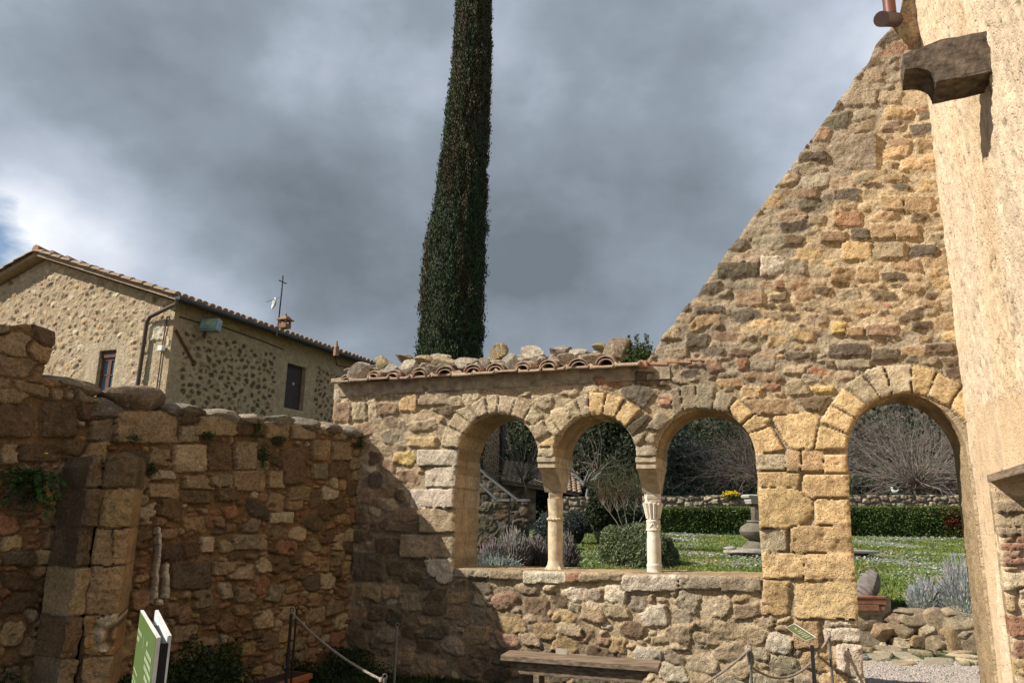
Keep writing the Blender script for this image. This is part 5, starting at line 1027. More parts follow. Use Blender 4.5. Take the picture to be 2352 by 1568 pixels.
def lavender(px, pyb, w, h, lab, seed, green=(.30, .34, .30), spike=(.28, .24, .235), n=2600, Yd=None, spikes=500, sp=.22, name='lavender_bush'):
    rg = np.random.RandomState(seed); g = ground_pt(px, pyb) if Yd is None else at(px, pyb, Yd); k = (g - EYE).length / 1715; W, H = w * k, h * k; root = thing(name, lab, 'lavender', tuple(g), 'lavender bushes round the lawn')
    d = rg.normal(0, 1, (n, 3)); d /= np.linalg.norm(d, axis=1)[:, None]; d[:, 2] = np.abs(d[:, 2]); P = np.array(g) + d * rg.uniform(.55, 1, (n, 1)) * np.array((W / 2, W / 2.4, H * .78)) * (1 + .2 * fbm3(d * 3 + seed, seed, 3))[:, None]
    leaves('foliage', P, .085, ccol(green, n, .35, rg, P, .3, 7), root, M_leaf, .16, d * 1.2 + np.array((0, 0, 1.)), .35, rg)
    d = rg.normal(0, 1, (spikes, 3)); d /= np.linalg.norm(d, axis=1)[:, None]; d[:, 2] = np.abs(d[:, 2]) + .35; d /= np.linalg.norm(d, axis=1)[:, None]; sg = []
    for i in range(spikes):
        a = np.array(g) + d[i] * np.array((W * .15, W * .12, H * .2)); b = np.array(g) + d[i] * np.array((W * .55, W * .45, H)) * rg.uniform(.75, 1.1) + rg.normal(0, .015, 3); m_ = (a + b) / 2 + rg.normal(0, .015, 3); sg += [(a, m_, .0035, .003), (m_, b, .003, .004)]
    segs_mesh('flower_stalks', sg, ccol(spike, len(sg), .35, rg), root, 3)
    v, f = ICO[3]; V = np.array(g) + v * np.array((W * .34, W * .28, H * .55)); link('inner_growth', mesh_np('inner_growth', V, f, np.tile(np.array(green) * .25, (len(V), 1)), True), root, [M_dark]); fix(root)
gp = (.26, .22, .21)
lavender(1130, 1318, 70, 75, 'grey lavender at the left end of the window, nearest the jamb', 51, spike=gp, Yd=9.6, spikes=420)
lavender(1180, 1318, 80, 95, 'tallest twiggy purple grey lavender in the left arch', 52, (.12, .11, .10), (.30, .27, .245), 900, 9.9, 900)
lavender(1232, 1318, 70, 80, 'dark purple lavender just left of the yellowish column', 53, (.13, .125, .11), (.23, .205, .19), 1500, 10.1, 700)
lavender(1300, 1320, 62, 90, 'purple grey lavender just right of the yellowish column', 54, (.12, .12, .10), (.22, .195, .18), 1300, 9.9, 600)
lavender(1150, 1325, 110, 48, 'low silvery cotton lavender along the sill in the left arch', 55, (.30, .36, .31), (.26, .30, .26), 4200, 9.0, 250, name='silver_shrub')
lavender(2128, 1402, 74, 66, 'smaller silver lavender on top of the low dry stone wall', 56, (.46, .49, .47), (.46, .46, .46), 3600, None, 300)
lavender(2222, 1412, 115, 108, 'big silver grey lavender next to the plastered jamb', 57, (.46, .49, .47), (.46, .45, .45), 6500, None, 500)
lavender(2190, 1414, 60, 46, 'low twiggy silver lavender between the other two on the dry stone wall', 58, (.42, .45, .43), (.42, .32, .24), 1500, None, 300)
# ------------------------------------------------------------------ dry stone wall, paving, gravel, lawn grass
dry = thing('dry_stone_wall', 'low dry stone wall of rounded fieldstones holding up the lawn behind the doorway', 'low wall', tuple((DW0 + DW1) / 2))
DST = [(1990, 1420, 70, 60, 't'), (2016, 1440, 34, 50, 'g'), (2050, 1421, 42, 30, 'p'), (2028, 1447, 55, 40, 'o'), (2078, 1442, 66, 36, 't'), (1998, 1470, 60, 52, 'g'), (2066, 1479, 44, 34, 'm'), (2105, 1420, 72, 36, 't'), (2125, 1446, 38, 34, 'm'), (2152, 1432, 66, 56, 't'), (2106, 1470, 42, 26, 'o'), (2148, 1472, 60, 40, 't'), (2216, 1424, 98, 48, 'm'),
       (2196, 1466, 66, 60, 'o'), (2184, 1446, 40, 26, 'g'), (2244, 1478, 86, 54, 't'), (2262, 1440, 40, 40, 't'), (2222, 1455, 60, 24, 'g'), (2180, 1410, 40, 16, 'p'), (2026, 1484, 26, 22, 'm'), (2270, 1462, 60, 40, 'g'), (2085, 1462, 30, 22, 't'), (1960, 1446, 60, 60, 't'), (2168, 1458, 30, 26, 'd'), (2300, 1450, 70, 60, 't'), (2076, 1404, 44, 14, 't')]
for i, (px, py, w, h, c) in enumerate(DST):
    f_ = (py - 1395) / 100; Yd = wall_y(at(px, py, DW0.y).x) + .20 - .06 * f_ ; p = at(px, py, Yd); k = (p - EYE).length / 1715
    o = link('field_stone', rock_mesh('field_stone', (w * k * 1.04, .30, h * k * 1.10), np.array(PAL[c]) * .72, 700 + i, cut=8, rough=.07, c0=.6, c1=.86), None, [M_rock]); o.location = p; keep(o, dry)
MB().box((DW0 + DW1) / 2 + Vector((0, .36, .2)), (4.2, .3, .42), Matrix.Rotation(math.atan2(DW1.y - DW0.y, DW1.x - DW0.x), 3, 'Z')).build('packed_earth', plain('earth', (.05, .04, .025), .95), dry)
HP = HPlane(.004); pvq = [HP.uv(*p) for p in ((1960, 1478), (2330, 1494), (2400, 1530), (1940, 1523))]
yt = max(q[1] for q in pvq) + .15; yb = min(q[1] for q in pvq) - .1
mF = Masonry(HP, [(pvq[3][0], yb), (pvq[2][0], yb), (pvq[1][0] + .3, yt), (pvq[0][0] - .3, yt)], [], .014, 91, (.075, .085, .035), .02)
for q, c in (([(2090, 1487), (2160, 1490), (2175, 1500), (2140, 1508), (2086, 1502)], 't'), ([(1975, 1500), (2050, 1504), (2042, 1518), (1972, 1518)], 'g'), ([(2195, 1512), (2290, 1513), (2300, 1526), (2210, 1528)], 'm'), ([(2125, 1512), (2188, 1514), (2192, 1526), (2118, 1528)], 'g')): mF.poly(q, c, .014)
mF.fill(pvq, 900, (.10, .22), (.06, .16), (('g', 3), ('t', 3), ('m', 2), ('p', 1)), .012, .85, px=False, p=3.5, rot=1.5)
pv = mF.build(['paving'], None, M_stone, .02, .005, .02, 1.12, back=False, rimseg=1, lump=.012, hmort=-.002); tag(pv[0], kind='structure')
def gravel():
    rg = np.random.RandomState(6); q0, q1, q2, q3 = [on_z(*p, 0) for p in ((1960, 1512), (2320, 1520), (2400, 1640), (1940, 1640))]; n = 26000; a = rg.uniform(0, 1, n); b = rg.uniform(0, 1, n)
    P = np.array([tuple(q0)]) * ((1 - a) * (1 - b))[:, None] + np.array([tuple(q1)]) * (a * (1 - b))[:, None] + np.array([tuple(q2)]) * (a * b)[:, None] + np.array([tuple(q3)]) * ((1 - a) * b)[:, None]
    v = np.array([(1, 0, 0), (0, 1, 0), (-1, 0, 0), (0, -1, 0), (0, 0, .8), (0, 0, -.8)]); f = np.array([(0, 1, 4), (1, 2, 4), (2, 3, 4), (3, 0, 4), (1, 0, 5), (2, 1, 5), (3, 2, 5), (0, 3, 5)]); s_ = rg.uniform(.006, .014, (n, 1, 1)); an = rg.uniform(0, 6.28, n); c, s2 = np.cos(an), np.sin(an)
    R_ = np.zeros((n, 3, 3)); R_[:, 0, 0] = c; R_[:, 0, 1] = -s2; R_[:, 1, 0] = s2; R_[:, 1, 1] = c; R_[:, 2, 2] = 1; vv = np.einsum('nij,kj->nki', R_, v) * s_ * np.array((1.2, 1, .9)); V = (P[:, None] + vv).reshape(-1, 3); V[:, 2] += .002
    o = link('gravel', mesh_np('gravel', V, (f[None] + (np.arange(n) * 6)[:, None, None]).reshape(-1, 3), np.repeat(ccol((.38, .325, .28), n, .45, rg, hue=.06), 6, 0)), None, [M_twig]); tag(o, 'pale crushed gravel on the path inside the doorway', 'gravel', kind='stuff')
gravel()
def blades(name, x, y, z, h, cols, lab=None, cat=None, w=.012, rg=None, lean=.4):
    rg = rg or RGN; n = len(x); B = np.stack([x, y, z], 1); d = np.stack([rg.normal(0, lean, n), rg.normal(0, lean, n), np.ones(n)], 1) * h[:, None]; a = rg.uniform(0, 6.28, n); s_ = np.stack([np.cos(a), np.sin(a), 0 * a], 1) * w
    V = np.stack([B - s_, B + s_, B + d * .6 + s_ * .8, B + d + rg.normal(0, .25, (n, 3)) * h[:, None] * np.array((1, 1, .1))], 1).reshape(-1, 3); o = link(name, mesh_np(name, V, np.arange(4 * n).reshape(n, 4), np.repeat(cols, 4, 0)), None, [M_leaf]); tag(o, lab, cat, kind='stuff'); return o
rg = np.random.RandomState(9); n = 330000; y = 9.3 + 15.2 * rg.uniform(0, 1, n) ** 1.25; x = -1.2 + (rg.uniform(0, 1, n)) * (y * .72 + 3.2) ; ok = y > wall_y(np.clip(x, 1, 8)) + .35; x, y = x[ok], y[ok]; n = len(x)
tone = fbm(x * .9, y * 1.6, 5, 4); cl = ccol((.19, .26, .062), n, .4, rg) * (1 + .35 * tone[:, None]); dry_ = (fbm(x * 2, y * 3, 15, 3) > .30); cl[dry_] = cl[dry_] * np.array((1.5, 1.0, 1.1))
blades('lawn_grass', x, y, lawn_z(x, y), (.035 + .045 * rg.uniform(0, 1, n)) * (1 + .5 * tone), cl, 'short sunlit green grass of the garden lawn', 'grass', .010, rg)
def daisies(name, n, dens, lab, col, r0, seed, far=1.0):
    rg = np.random.RandomState(seed); y = 10 + 14 * rg.uniform(0, 1, n); x = -.5 + rg.uniform(0, 1, n) * (y * .70 + 2); d = dens(x, y); k = (rg.uniform(0, 1, n) < d) & (y > wall_y(np.clip(x, 1, 8)) + .5); x, y = x[k], y[k]; m = len(x); z = lawn_z(x, y) + rg.uniform(.05, .10, m); an = np.linspace(0, 2 * math.pi, 7)[:-1]
    r = r0 * rg.uniform(.7, 1.3, m); tx = rg.normal(0, .25, m); ty = rg.normal(-.3, .25, m); V = [np.stack([x, y, z], 1)]
    for a in an: V.append(np.stack([x + r * math.cos(a), y + r * math.sin(a), z + r * (tx * math.cos(a) - ty * math.sin(a) * -1)], 1))
    V = np.stack(V, 1).reshape(-1, 3); f = np.array([(0, i + 1, (i + 1) % 6 + 1) for i in range(6)]); o = link(name, mesh_np(name, V, (f[None] + (np.arange(m) * 7)[:, None, None]).reshape(-1, 3), np.repeat(ccol(col, m, .1, rg, hue=.03), 7, 0)), None, [M_leaf]); tag(o, lab, 'flowers', kind='stuff')
daisies('daisies', 66000, lambda x, y: np.clip((fbm(x * .7, y * 1.0, 77, 4) + .06) * 1.9, 0, .8) * np.clip((y - 12.3) / 3, .06, 1) * np.where(x < y * .12 + .3, .3, 1), 'small white daisies scattered thickly over the garden lawn', (.82, .80, .74), .020, 7)
daisies('buttercups', 200, lambda x, y: .5 + 0 * x, 'few small yellow flowers in the garden lawn', (.75, .55, .04), .018, 8)
# ------------------------------------------------------------------ things in the garden
yf = at(1680, 1133, 26.9); yr = thing('yellow_flowers', 'small clump of bright yellow flowers on top of the far garden wall', 'flowers', (yf.x, 26.9, yf.z - .1)); P = np.array(tuple(yf)) + RGN.normal(0, 1, (420, 3)) * np.array((.12, .08, .045)); leaves('petals', P, .05, ccol((.80, .60, .02), 420, .2), yr, M_leaf, .8); leaves('foliage', P - np.array((0, 0, .06)), .06, ccol((.08, .12, .03), 420, .3), yr, M_leaf, .4); fix(yr)
M_wst = plain('pale_garden_stone', (.42, .40, .35), .85, .15, 0, .2, 9, .006, 40); M_gst = plain('lichened_stone', (.15, .135, .10), .92, .1, 0, .35, 7, .012, 30)
bs = ground_pt(1744, 1280); kb = (bs - EYE).length / 1715; ped = thing('baluster_pedestal', 'weathered stone baluster pedestal with a white moulded top, half hidden by the stone pier', 'pedestal', tuple(bs)); pm = 1748
def pz(y): return at(pm, y, bs.y).z
bx = at(pm, 1280, bs.y); c0 = Vector((bx.x, bs.y, 0)); w = kb
MB().lathe(c0, [(18 * w, pz(1196)), (18 * w, pz(1160)), (20 * w, pz(1157))], 4).build('neck', M_gst, ped, bevel=.01)
MB().lathe(c0, [(29 * w, pz(1157)), (31 * w, pz(1152)), (32 * w, pz(1150)), (32 * w, pz(1146)), (38 * w, pz(1143)), (40 * w, pz(1138)), (36 * w, pz(1136))], 4).build('moulded_top', M_wst, ped, bevel=.008)
MB().lathe(c0, [(22 * w, pz(1240)), (30 * w, pz(1236)), (39 * w, pz(1228)), (42 * w, pz(1220)), (38 * w, pz(1210)), (28 * w, pz(1203)), (24 * w, pz(1200)), (27 * w, pz(1198)), (24 * w, pz(1194))], 30).build('bulb', M_gst, ped, True)
MB().lathe(c0, [(44 * w, pz(1272)), (42 * w, pz(1262)), (34 * w, pz(1252)), (26 * w, pz(1243)), (22 * w, pz(1240))], 30).build('foot', M_gst, ped, True)
for i, (px, py, a, b) in enumerate(((1712, 1268, 92, 20), (1676, 1259, 30, 14), (1700, 1262, 60, 10))):
    p = at(px, py, bs.y - .1 + .15 * (i > 0)); o = link('base_slab', rock_mesh('base_slab', (a * w, 1.0 if i == 0 else .4, b * w), (.36, .33, .28), 800 + i, cut=4), None, [M_rock]); o.location = p; keep(o, ped)
sbp = ground_pt(1985, 1283); ks = (sbp - EYE).length / 1715; sbn = thing('stone_slab_seat', 'thin flat stone slab seat on the lawn just right of the stone pier', 'stone seat', tuple(sbp)); q = at(1975, 1266, sbp.y)
MB().box(q, (58 * ks, .5, 5 * ks), Matrix.Rotation(rad(8), 3, 'Z')).build('slab', plain('slab_stone', (.30, .28, .25), .9, .1, 0, .2, 9, .01), sbn, bevel=.012); MB().box(at(1968, 1275, sbp.y + .05), (36 * ks, .3, 16 * ks), Matrix.Rotation(rad(8), 3, 'Z')).build('support', plain('slab_support', (.08, .07, .055), .9), sbn, bevel=.01)
# brick plinth with a carved fragment
py_ = wall_y(DW0.x + .3) + .10; a = at(2000, 1388, py_); kk = (a - EYE).length / 1715; pl_ = thing('brick_plinth', 'short plinth of red bricks built into the dry stone wall beside the pier', 'plinth', (a.x, py_, .4)); M_br = plain('red_brick', (.33, .16, .10), .9, .1, 0, .25, 14, .006, 40); M_mo = plain('grey_mortar', (.33, .27, .18), .95, .1, 0, .3, 12, .01, 40)
MB().box(at(1996, 1398, py_ + .18), (66 * kk, .34, 50 * kk)).build('mortar_core', M_mo, pl_)
for (px, py, ww, hh, dy) in ((1990, 1380, 74, 11, -.02), (2016, 1380.5, 20, 10, -.014), (1986, 1394, 52, 11, -.02), (2020, 1395, 18, 9, -.012), (1992, 1370, 70, 5, -.03)): MB().box(at(px, py, py_ + .02 + dy), (ww * kk, .10, hh * kk)).build('brick', M_br, pl_, bevel=.006)
fr = at(1998, 1344, py_ + .12); frg = thing('carved_fragment', 'grey carved stone fragment with drapery folds standing on the brick plinth', 'carved stone', tuple(at(1998, 1368, py_ + .12))); M_fr = plain('grey_carving', (.19, .165, .15), .9, .1, 0, .25, 12, .006, 40)
v, f = ICO[5]; v = v.copy(); n_ = np.array((.75, -.6, -.1)); n_ /= np.linalg.norm(n_)
dd_ = v @ n_ - .55; v[dd_ > 0] -= np.outer(dd_[dd_ > 0], n_); fold = .055 * np.sin((v[:, 0] * 1.0 + v[:, 2] * 1.6) * 13) * (v[:, 0] < .3); v = v * (1 + fold + .10 * fbm3(v * 1.6, 3, 3))[:, None]; v[:, 0] += .28 * v[:, 2] * 1.0; v[:, 0] *= np.where(v[:, 2] > 0, 1 - .28 * v[:, 2], 1)
me = mesh_np('body', v * np.array((27 * kk, 24 * kk, 30 * kk)) + np.array(fr), f, smooth=True); keep(link('body', me, None, [M_fr]), frg); kn = MB()
for i, (px, py, r) in enumerate(((1992, 1319, 5), (2004, 1319, 5.5), (2013, 1323, 6), (2000, 1326, 8))): kn.lathe(at(px, py, py_ + .1), [(r * kk * .4, -r * kk * 1.3), (r * kk, -r * kk * .5), (r * kk * .95, r * kk * .3), (r * kk * .3, r * kk)], 12)
kn.build('broken_knob', M_fr, frg, True)
gl = on_z(1977, 1504, .05); sp_ = thing('ground_light', 'small round grey ground spotlight on the paving behind the pier', 'spotlight', (gl.x, gl.y, 0)); MB().lathe((gl.x, gl.y, 0), [(.07, .0), (.09, .03), (.09, .05), (.07, .055), (.065, .075), (.02, .085)], 20).build('housing', M_gal, sp_, True); MB().lathe((gl.x, gl.y, 0), [(.05, .078), (.045, .10), (.02, .11)], 16).build('lens_ring', M_gut, sp_, True)
bp = at(2055, 1127, 26.85); bird = thing('bird_figure', 'small white bird figure on top of the far garden wall', 'bird figure', (bp.x, 26.85, bp.z - .1)); M_bw = plain('white_paint', (.66, .68, .70), .6, .3, 0, .05); bm_ = MB(); bw = (bp - EYE).length / 1715 * .72
bm_.tube([bp + Vector((x_ * bw, 0, z_ * bw)) for x_, z_ in ((-8, 3), (-4, -1), (0, -3), (4, -2), (8, 1), (12, 5))], [2.5 * bw, 4.5 * bw, 5 * bw, 4 * bw, 2 * bw, .6 * bw], 10); bm_.build('body', M_bw, bird, True)
MB().tube([bp + Vector((x_ * bw, 0, z_ * bw)) for x_, z_ in ((-5, 1), (-6, 5), (-7, 9), (-10, 9), (-12, 8))], [3 * bw, 2.4 * bw, 2.8 * bw, 1.4 * bw, .3 * bw], 8).build('head', M_bw, bird, True)
# ------------------------------------------------------------------ weeds on the walls
def weed(p, r, h, lab, n, size, seed, col=(.04, .075, .02), dirs=(0, 0, .2), name='wall_weed', asp=.4, stems=0, nrm=None):
    rg = np.random.RandomState(seed); root = thing(name, lab, 'weed', tuple(p)); P = np.array(tuple(p)) + rg.normal(0, 1, (n, 3)) * np.array((r, r, h)) * .45
    leaves('leaves', P, size, ccol(col, n, .45, rg, P, .4, 12), root, M_leaf, asp, np.array(dirs)[None], .8, rg)
    if stems:
        sg = []
        for i in range(stems): a = np.array(tuple(p)) + rg.normal(0, .03, 3); b = P[rg.randint(n)]; sg.append((a, b, .003, .002))
        segs_mesh('stems', sg, ccol((.10, .11, .05), len(sg), .2, rg), root, 3)
    fix(root); return root
for i, (px, py, r, h, lab, n) in enumerate(((590, 972, .055, .12, 'upright leafy weed sprouting from the top of the shaded wall', 260), (640, 1010, .07, .05, 'round green weed rooted below the top of the shaded wall', 260), (606, 1050, .05, .13, 'hanging ivy like weed in the middle of the shaded wall', 300),
      (477, 1000, .06, .035, 'small flat weed between two big blocks of the shaded wall', 160), (305, 1005, .05, .025, 'tiny weed under the largest pale block of the shaded wall', 90), (828, 1015, .05, .11, 'weed tuft in the corner where the two walls meet', 220), (352, 1078, .04, .04, 'tiny weed right of the pilaster top', 90))):
    weed(PL_.pp(px, py, .05), r, h, lab, n, .026, 60 + i, stems=8)
wd_ = PL_.pp(84, 1098, .16); wr_ = thing('dandelion_clump', 'big clump of toothed green leaves growing out of the wall beside the pilaster', 'weed', tuple(wd_)); sg = []; rg = np.random.RandomState(77); LV = []; LD = []
for i in range(30):
    a = rg.uniform(0, 6.28); d = np.array((math.cos(a), math.sin(a) * .6 - .3, rg.uniform(-.5, .7))); p = np.array(tuple(wd_)) + rg.normal(0, .02, 3)
    for k in range(11):
        q_ = p + d * .019; sg.append((p, q_, .002, .002)); d = d + np.array((0, 0, -.10)); p = q_
        for s_ in range(3): LV.append(p + rg.normal(0, .008, 3)); LD.append(np.cross(d, (0, 0, 1)) * (1 if s_ % 2 else -1) * 1.5 + d)
segs_mesh('stems', sg, ccol((.07, .10, .03), len(sg)), wr_, 3); leaves('leaves', np.array(LV), .036, ccol((.04, .085, .02), len(LV), .35), wr_, M_leaf, .5, np.array(LD), .3); fix(wr_)
wy = PL_.pp(115, 1135 - 3, .2); fl_ = PL_.pp(116, 1132, .18); yl = PL_.pp(115, 1133, .2)
yd = thing('yellow_flower', 'single yellow dandelion flower above the leaf clump on the shaded wall', 'flower', tuple(PL_.pp(112, 1041, .12))); MB().lathe(PL_.pp(106, 1041, .12), [(.004, -.006), (.014, 0), (.012, .004), (.004, .006)], 10).build('head', plain('dandelion', (.75, .5, .02), .7), yd)
MB().tube([PL_.pp(106, 1042, .12), PL_.pp(100, 1065, .13), PL_.pp(90, 1095, .14)], .0018, 4).build('stalk', plain('stalk_green', (.10, .13, .05), .8), yd)
rw = PA.pp(1466, 822, -.12); rwt = weed(rw, .14, .10, 'bushy green weed with upright leafy stems on the arcade roof against the gable', 1500, .030, 90, (.06, .095, .028), (0, 0, .3), 'roof_weed', .45); rg = np.random.RandomState(91); sg = []; LV = []; LD = []
for (px, py) in ((1441, 772), (1462, 770), (1486, 769), (1450, 790), (1475, 788), (1494, 795)):
    a = np.array(tuple(PA.pp(1466 + (px - 1466) * .7, 826, -.12))); b = np.array(tuple(PA.pp(px, py, -.12)))
    for k in range(26):
        p = a + (b - a) * k / 25; sg.append((p, a + (b - a) * (k + 1) / 25, .003, .002))
        for s_ in range(4): aa = rg.uniform(0, 6.28); LV.append(p + np.array((math.cos(aa), math.sin(aa), .2)) * .017); LD.append((math.cos(aa) * 1.4, math.sin(aa) * 1.4, .8))
o1 = segs_mesh('upright_stems', sg, ccol((.12, .13, .06), len(sg)), rwt, 3); o2 = leaves('stem_leaves', np.array(LV), .032, ccol((.075, .11, .035), len(LV), .3), rwt, M_leaf, .45, np.array(LD), .3); fix(rwt)
# ------------------------------------------------------------------ courtyard floor plants
def court_grass():
    rg = np.random.RandomState(14); n = 60000; u = rg.uniform(-3.6, 2.6, n); d = rg.uniform(.0, 2.0, n); P = np.array(tuple(PA.O)) + u[:, None] * np.array(tuple(PA.t)) + d[:, None] * np.array(tuple(PA.n)); x, y = P[:, 0], P[:, 1]; h = .03 + .05 * rg.uniform(0, 1, n) + .05 * np.clip(fbm(x * 2, y * 2, 4, 3), 0, 1)
    blades('courtyard_grass', x, y, .10 + 0 * x, h, ccol((.045, .075, .02), n, .4, rg), 'shaded grass at the foot of the arcade in the courtyard', 'grass', .006, rg, .5)
    n = 60000; u = -rg.uniform(0, 3.9, n); d = np.abs(rg.normal(.05, .30, n)); b = np.array(tuple(PL_.O)) + u[:, None] * np.array(tuple(PL_.t)) + d[:, None] * np.array(tuple(PL_.n)); hh = .08 + (.26 + .42 * np.clip(fbm(u * 2.2 + 3, d, 6, 3) + .45, 0, 1.2)) * np.where(u < -1.0, 1.0, .55) * np.clip(1 - d, .2, 1); b[:, 2] = hh * rg.uniform(0, 1, n)
    c_ = on_z(668, 1560, .26); k_ = (np.hypot(b[:, 0] - c_.x, b[:, 1] - c_.y) > .42) | (b[:, 2] < .12); b = b[k_]; n = len(b)
    P = b; o = leaves('wall_foot_weeds', P, .028, ccol((.035, .058, .018), n, .45, rg, P, .5, 6), None, M_leaf, .55, np.array((0, 0, .6))[None], .8, rg); tag(o, 'dense low leafy weeds along the foot of the shaded wall', 'weeds', kind='stuff')
court_grass()
for (px, py, lab) in ((1020, 1558, 'yellow flower in the shaded grass, left of the pair'), (1096, 1561, 'yellow flower in the shaded grass nearest the bench')):
    p = on_z(px, py + 6, .0); q = thing('yellow_flower', lab, 'flower', tuple(p), 'yellow flowers in the courtyard grass'); t = on_z(px, py, 0) ; t = p + Vector((0, 0, .07)); MB().tube([p, t], .0015, 4).build('stalk', plain('stalk2', (.1, .13, .05)), q); MB().lathe(t, [(.004, -.004), (.018, 0), (.016, .006), (.004, .008)], 10).build('head', plain('yellow_petals', (.8, .55, .03), .6), q)
# terracotta planter
pt_ = on_z(719, 1548, .26); A_ = on_z(719, 1545, .26); B_ = on_z(615, 1575, .26); dv = (B_ - A_).normalized(); nv = Vector((dv.y, -dv.x, 0)); nv = nv if nv.x < 0 else -nv
pr = thing('terracotta_planter', 'rectangular terracotta planter on the ground by the shaded wall', 'planter', (A_.x, A_.y, 0)); M_tc = plain('planter_clay', (.36, .13, .06), .8, .2, 0, .2, 6); LL = .62; WW = .24
def prism(z0, z1, i0, i1, nm, mat=M_tc):
    vs = []
    for (z, ins) in ((z0, i0), (z1, i1)):
        for (a, b) in ((ins, ins), (LL - ins, ins), (LL - ins, WW - ins), (ins, WW - ins)): vs.append(Vector((A_.x, A_.y, z)) + dv * a + nv * b)
    MB().add(vs, [(3, 2, 1, 0), (4, 5, 6, 7), (0, 1, 5, 4), (1, 2, 6, 5), (2, 3, 7, 6), (3, 0, 4, 7)]).build(nm, mat, pr, bevel=.004)
prism(0, .215, .045, .018, 'pot_body'); prism(.217, .26, 0, 0, 'rim'); prism(.2605, .264, .03, .03, 'soil', plain('soil', (.04, .028, .018), .95))
# ------------------------------------------------------------------ bench
bz = .49; b1, b2 = on_z(1150, 1504, bz), on_z(1513, 1530, bz); bd = (b2 - b1).normalized(); bn = Vector((bd.y, -bd.x, 0)); LB_ = (b2 - b1).length
bench = thing('wooden_bench', 'plain weathered plank bench standing in front of the low arcade wall', 'bench', tuple((b1 + b2) / 2 - Vector((0, 0, bz)))); Rb = Matrix.Rotation(math.atan2(bd.y, bd.x), 3, 'Z'); M_bn = plain('grey_plank', (.22, .165, .115), .85, .15, 0, .55, 5, .005, 22, (1, 12, 12))
mb = (b1 + b2) / 2; wB = .27
MB().box(mb - bn * (wB / 2) * -0 + bn * 0 - Vector((0, 0, .02)) + (-bn) * (wB / 2 - .005), (LB_, wB, .045), Rb).build('seat', M_bn, bench, bevel=.006)
c_ = mb - bn * .055 - Vector((0, 0, .0935)); vs = []
for dz, e in ((-.05, .16), (.05, .06)):
    for (s_, t_) in ((-1, -1), (1, -1), (1, 1), (-1, 1)): vs.append(c_ + bd * s_ * (LB_ / 2 - e) - bn * t_ * -.0 + bn * (-.015 * t_) + Vector((0, 0, dz)))
MB().add(vs, [(0, 1, 2, 3), (7, 6, 5, 4), (4, 5, 1, 0), (5, 6, 2, 1), (6, 7, 3, 2), (7, 4, 0, 3)]).build('apron', M_bn, bench, bevel=.004)
for s_ in (-1, 1): MB().box(mb + bd * s_ * (LB_ / 2 - .30) - bn * .14 - Vector((0, 0, .267)), (.05, .20, .445), Rb).build('leg', M_bn, bench, bevel=.004)
tg = mb - bn * -.0 - bd * (LB_ * .14) - bn * .235 + Vector((0, 0, .004)); lc = thing('paper_card', 'small pale card propped on the back of the wooden bench', 'card', tuple(tg)); MB().box(tg + Vector((0, 0, .02)), (.10, .008, .045), Rb).build('card', plain('pale_card', (.42, .38, .30), .8), lc)
# ------------------------------------------------------------------ rope barrier
M_post = plain('steel_post', (.20, .19, .175), .5, .4, .5, .15, 6); M_blk = plain('black_steel', (.02, .02, .022), .5, .4); M_rope = plain('old_rope', (.30, .25, .20), .95, .1, 0, .35, 60, .003, 120)
def post(px, py, z, lab, r=.0105, mat=None, group='slim posts of the rope barrier'):
    t = on_z(px, py, z); root = thing('rope_post', lab, 'post', (t.x, t.y, 0), group); MB().tube([(t.x, t.y, 0), (t.x, t.y, z)], r, 12).build('pole', mat or M_post, root, True)
    lp = [Vector((t.x + .014 * math.cos(a), t.y, z + .008 + .016 * math.sin(a))) for a in np.linspace(0, 2 * math.pi, 15)]; MB().tube(lp, .0035, 6, False).build('ring', mat or M_post, root, True); MB().lathe((t.x, t.y, 0), [(.055, 0), (.055, .008), (.014, .012)], 16).build('foot_plate', mat or M_post, root, True); return t
zP = .78
P1 = post(670, 1402, .85, 'black post nearest the shaded wall, end of the long sagging rope', .013, M_blk); P1b = post(682, 1396, .86, 'thinner black post right beside the end of the long rope', .009, M_blk)
P2 = post(912, 1437, zP, 'lone grey post in the shaded corner in front of the first arch')
P3 = post(1722, 1486, zP, 'grey post left of the small green sign, holding two ropes'); P4 = post(1904, 1456, zP, 'grey post right of the small green sign, end of the rope')
def rope(a, b, sag, lab, n=40, r=.0085):
    a, b = Vector(a), Vector(b); root = thing('barrier_rope', lab, 'rope', tuple(a), 'ropes of the barrier'); S0 = []
    for i in range(n + 1): t = i / n; S0.append(a.lerp(b, t) - Vector((0, 0, sag * 4 * t * (1 - t))))
    m = MB()
    for ph in (0, 2.09, 4.19):
        q = []; tot = 0; N_ = n * 5
        for i in range(N_ + 1):
            t = i / N_; c = a.lerp(b, t) - Vector((0, 0, sag * 4 * t * (1 - t))); an = t * (b - a).length / .045 * 2 * math.pi + ph; d = (b - a).normalized(); s_ = d.cross(Vector((0, 0, 1))).normalized(); u_ = s_.cross(d); q.append(c + (s_ * math.cos(an) + u_ * math.sin(an)) * r * .5)
        m.tube(q, r * .62, 5)
    m.build('twisted_cord', M_rope, root, True); k = MB()
    for e in (a, b): k.lathe(e - Vector((0, 0, .018)), [(.004, 0), (.015, .008), (.016, .02), (.006, .034)], 10)
    k.build('knot', M_rope, root, True)
pk = on_z(876, 1560, .62)
P5 = post(884, 1556, .64, 'grey post at the bottom edge where the long rope ends')
rope(P1 + Vector((0, 0, -.01)), Vector((pk.x, pk.y, .62)), .045, 'long pale rope running down from the black post across the shaded corner')
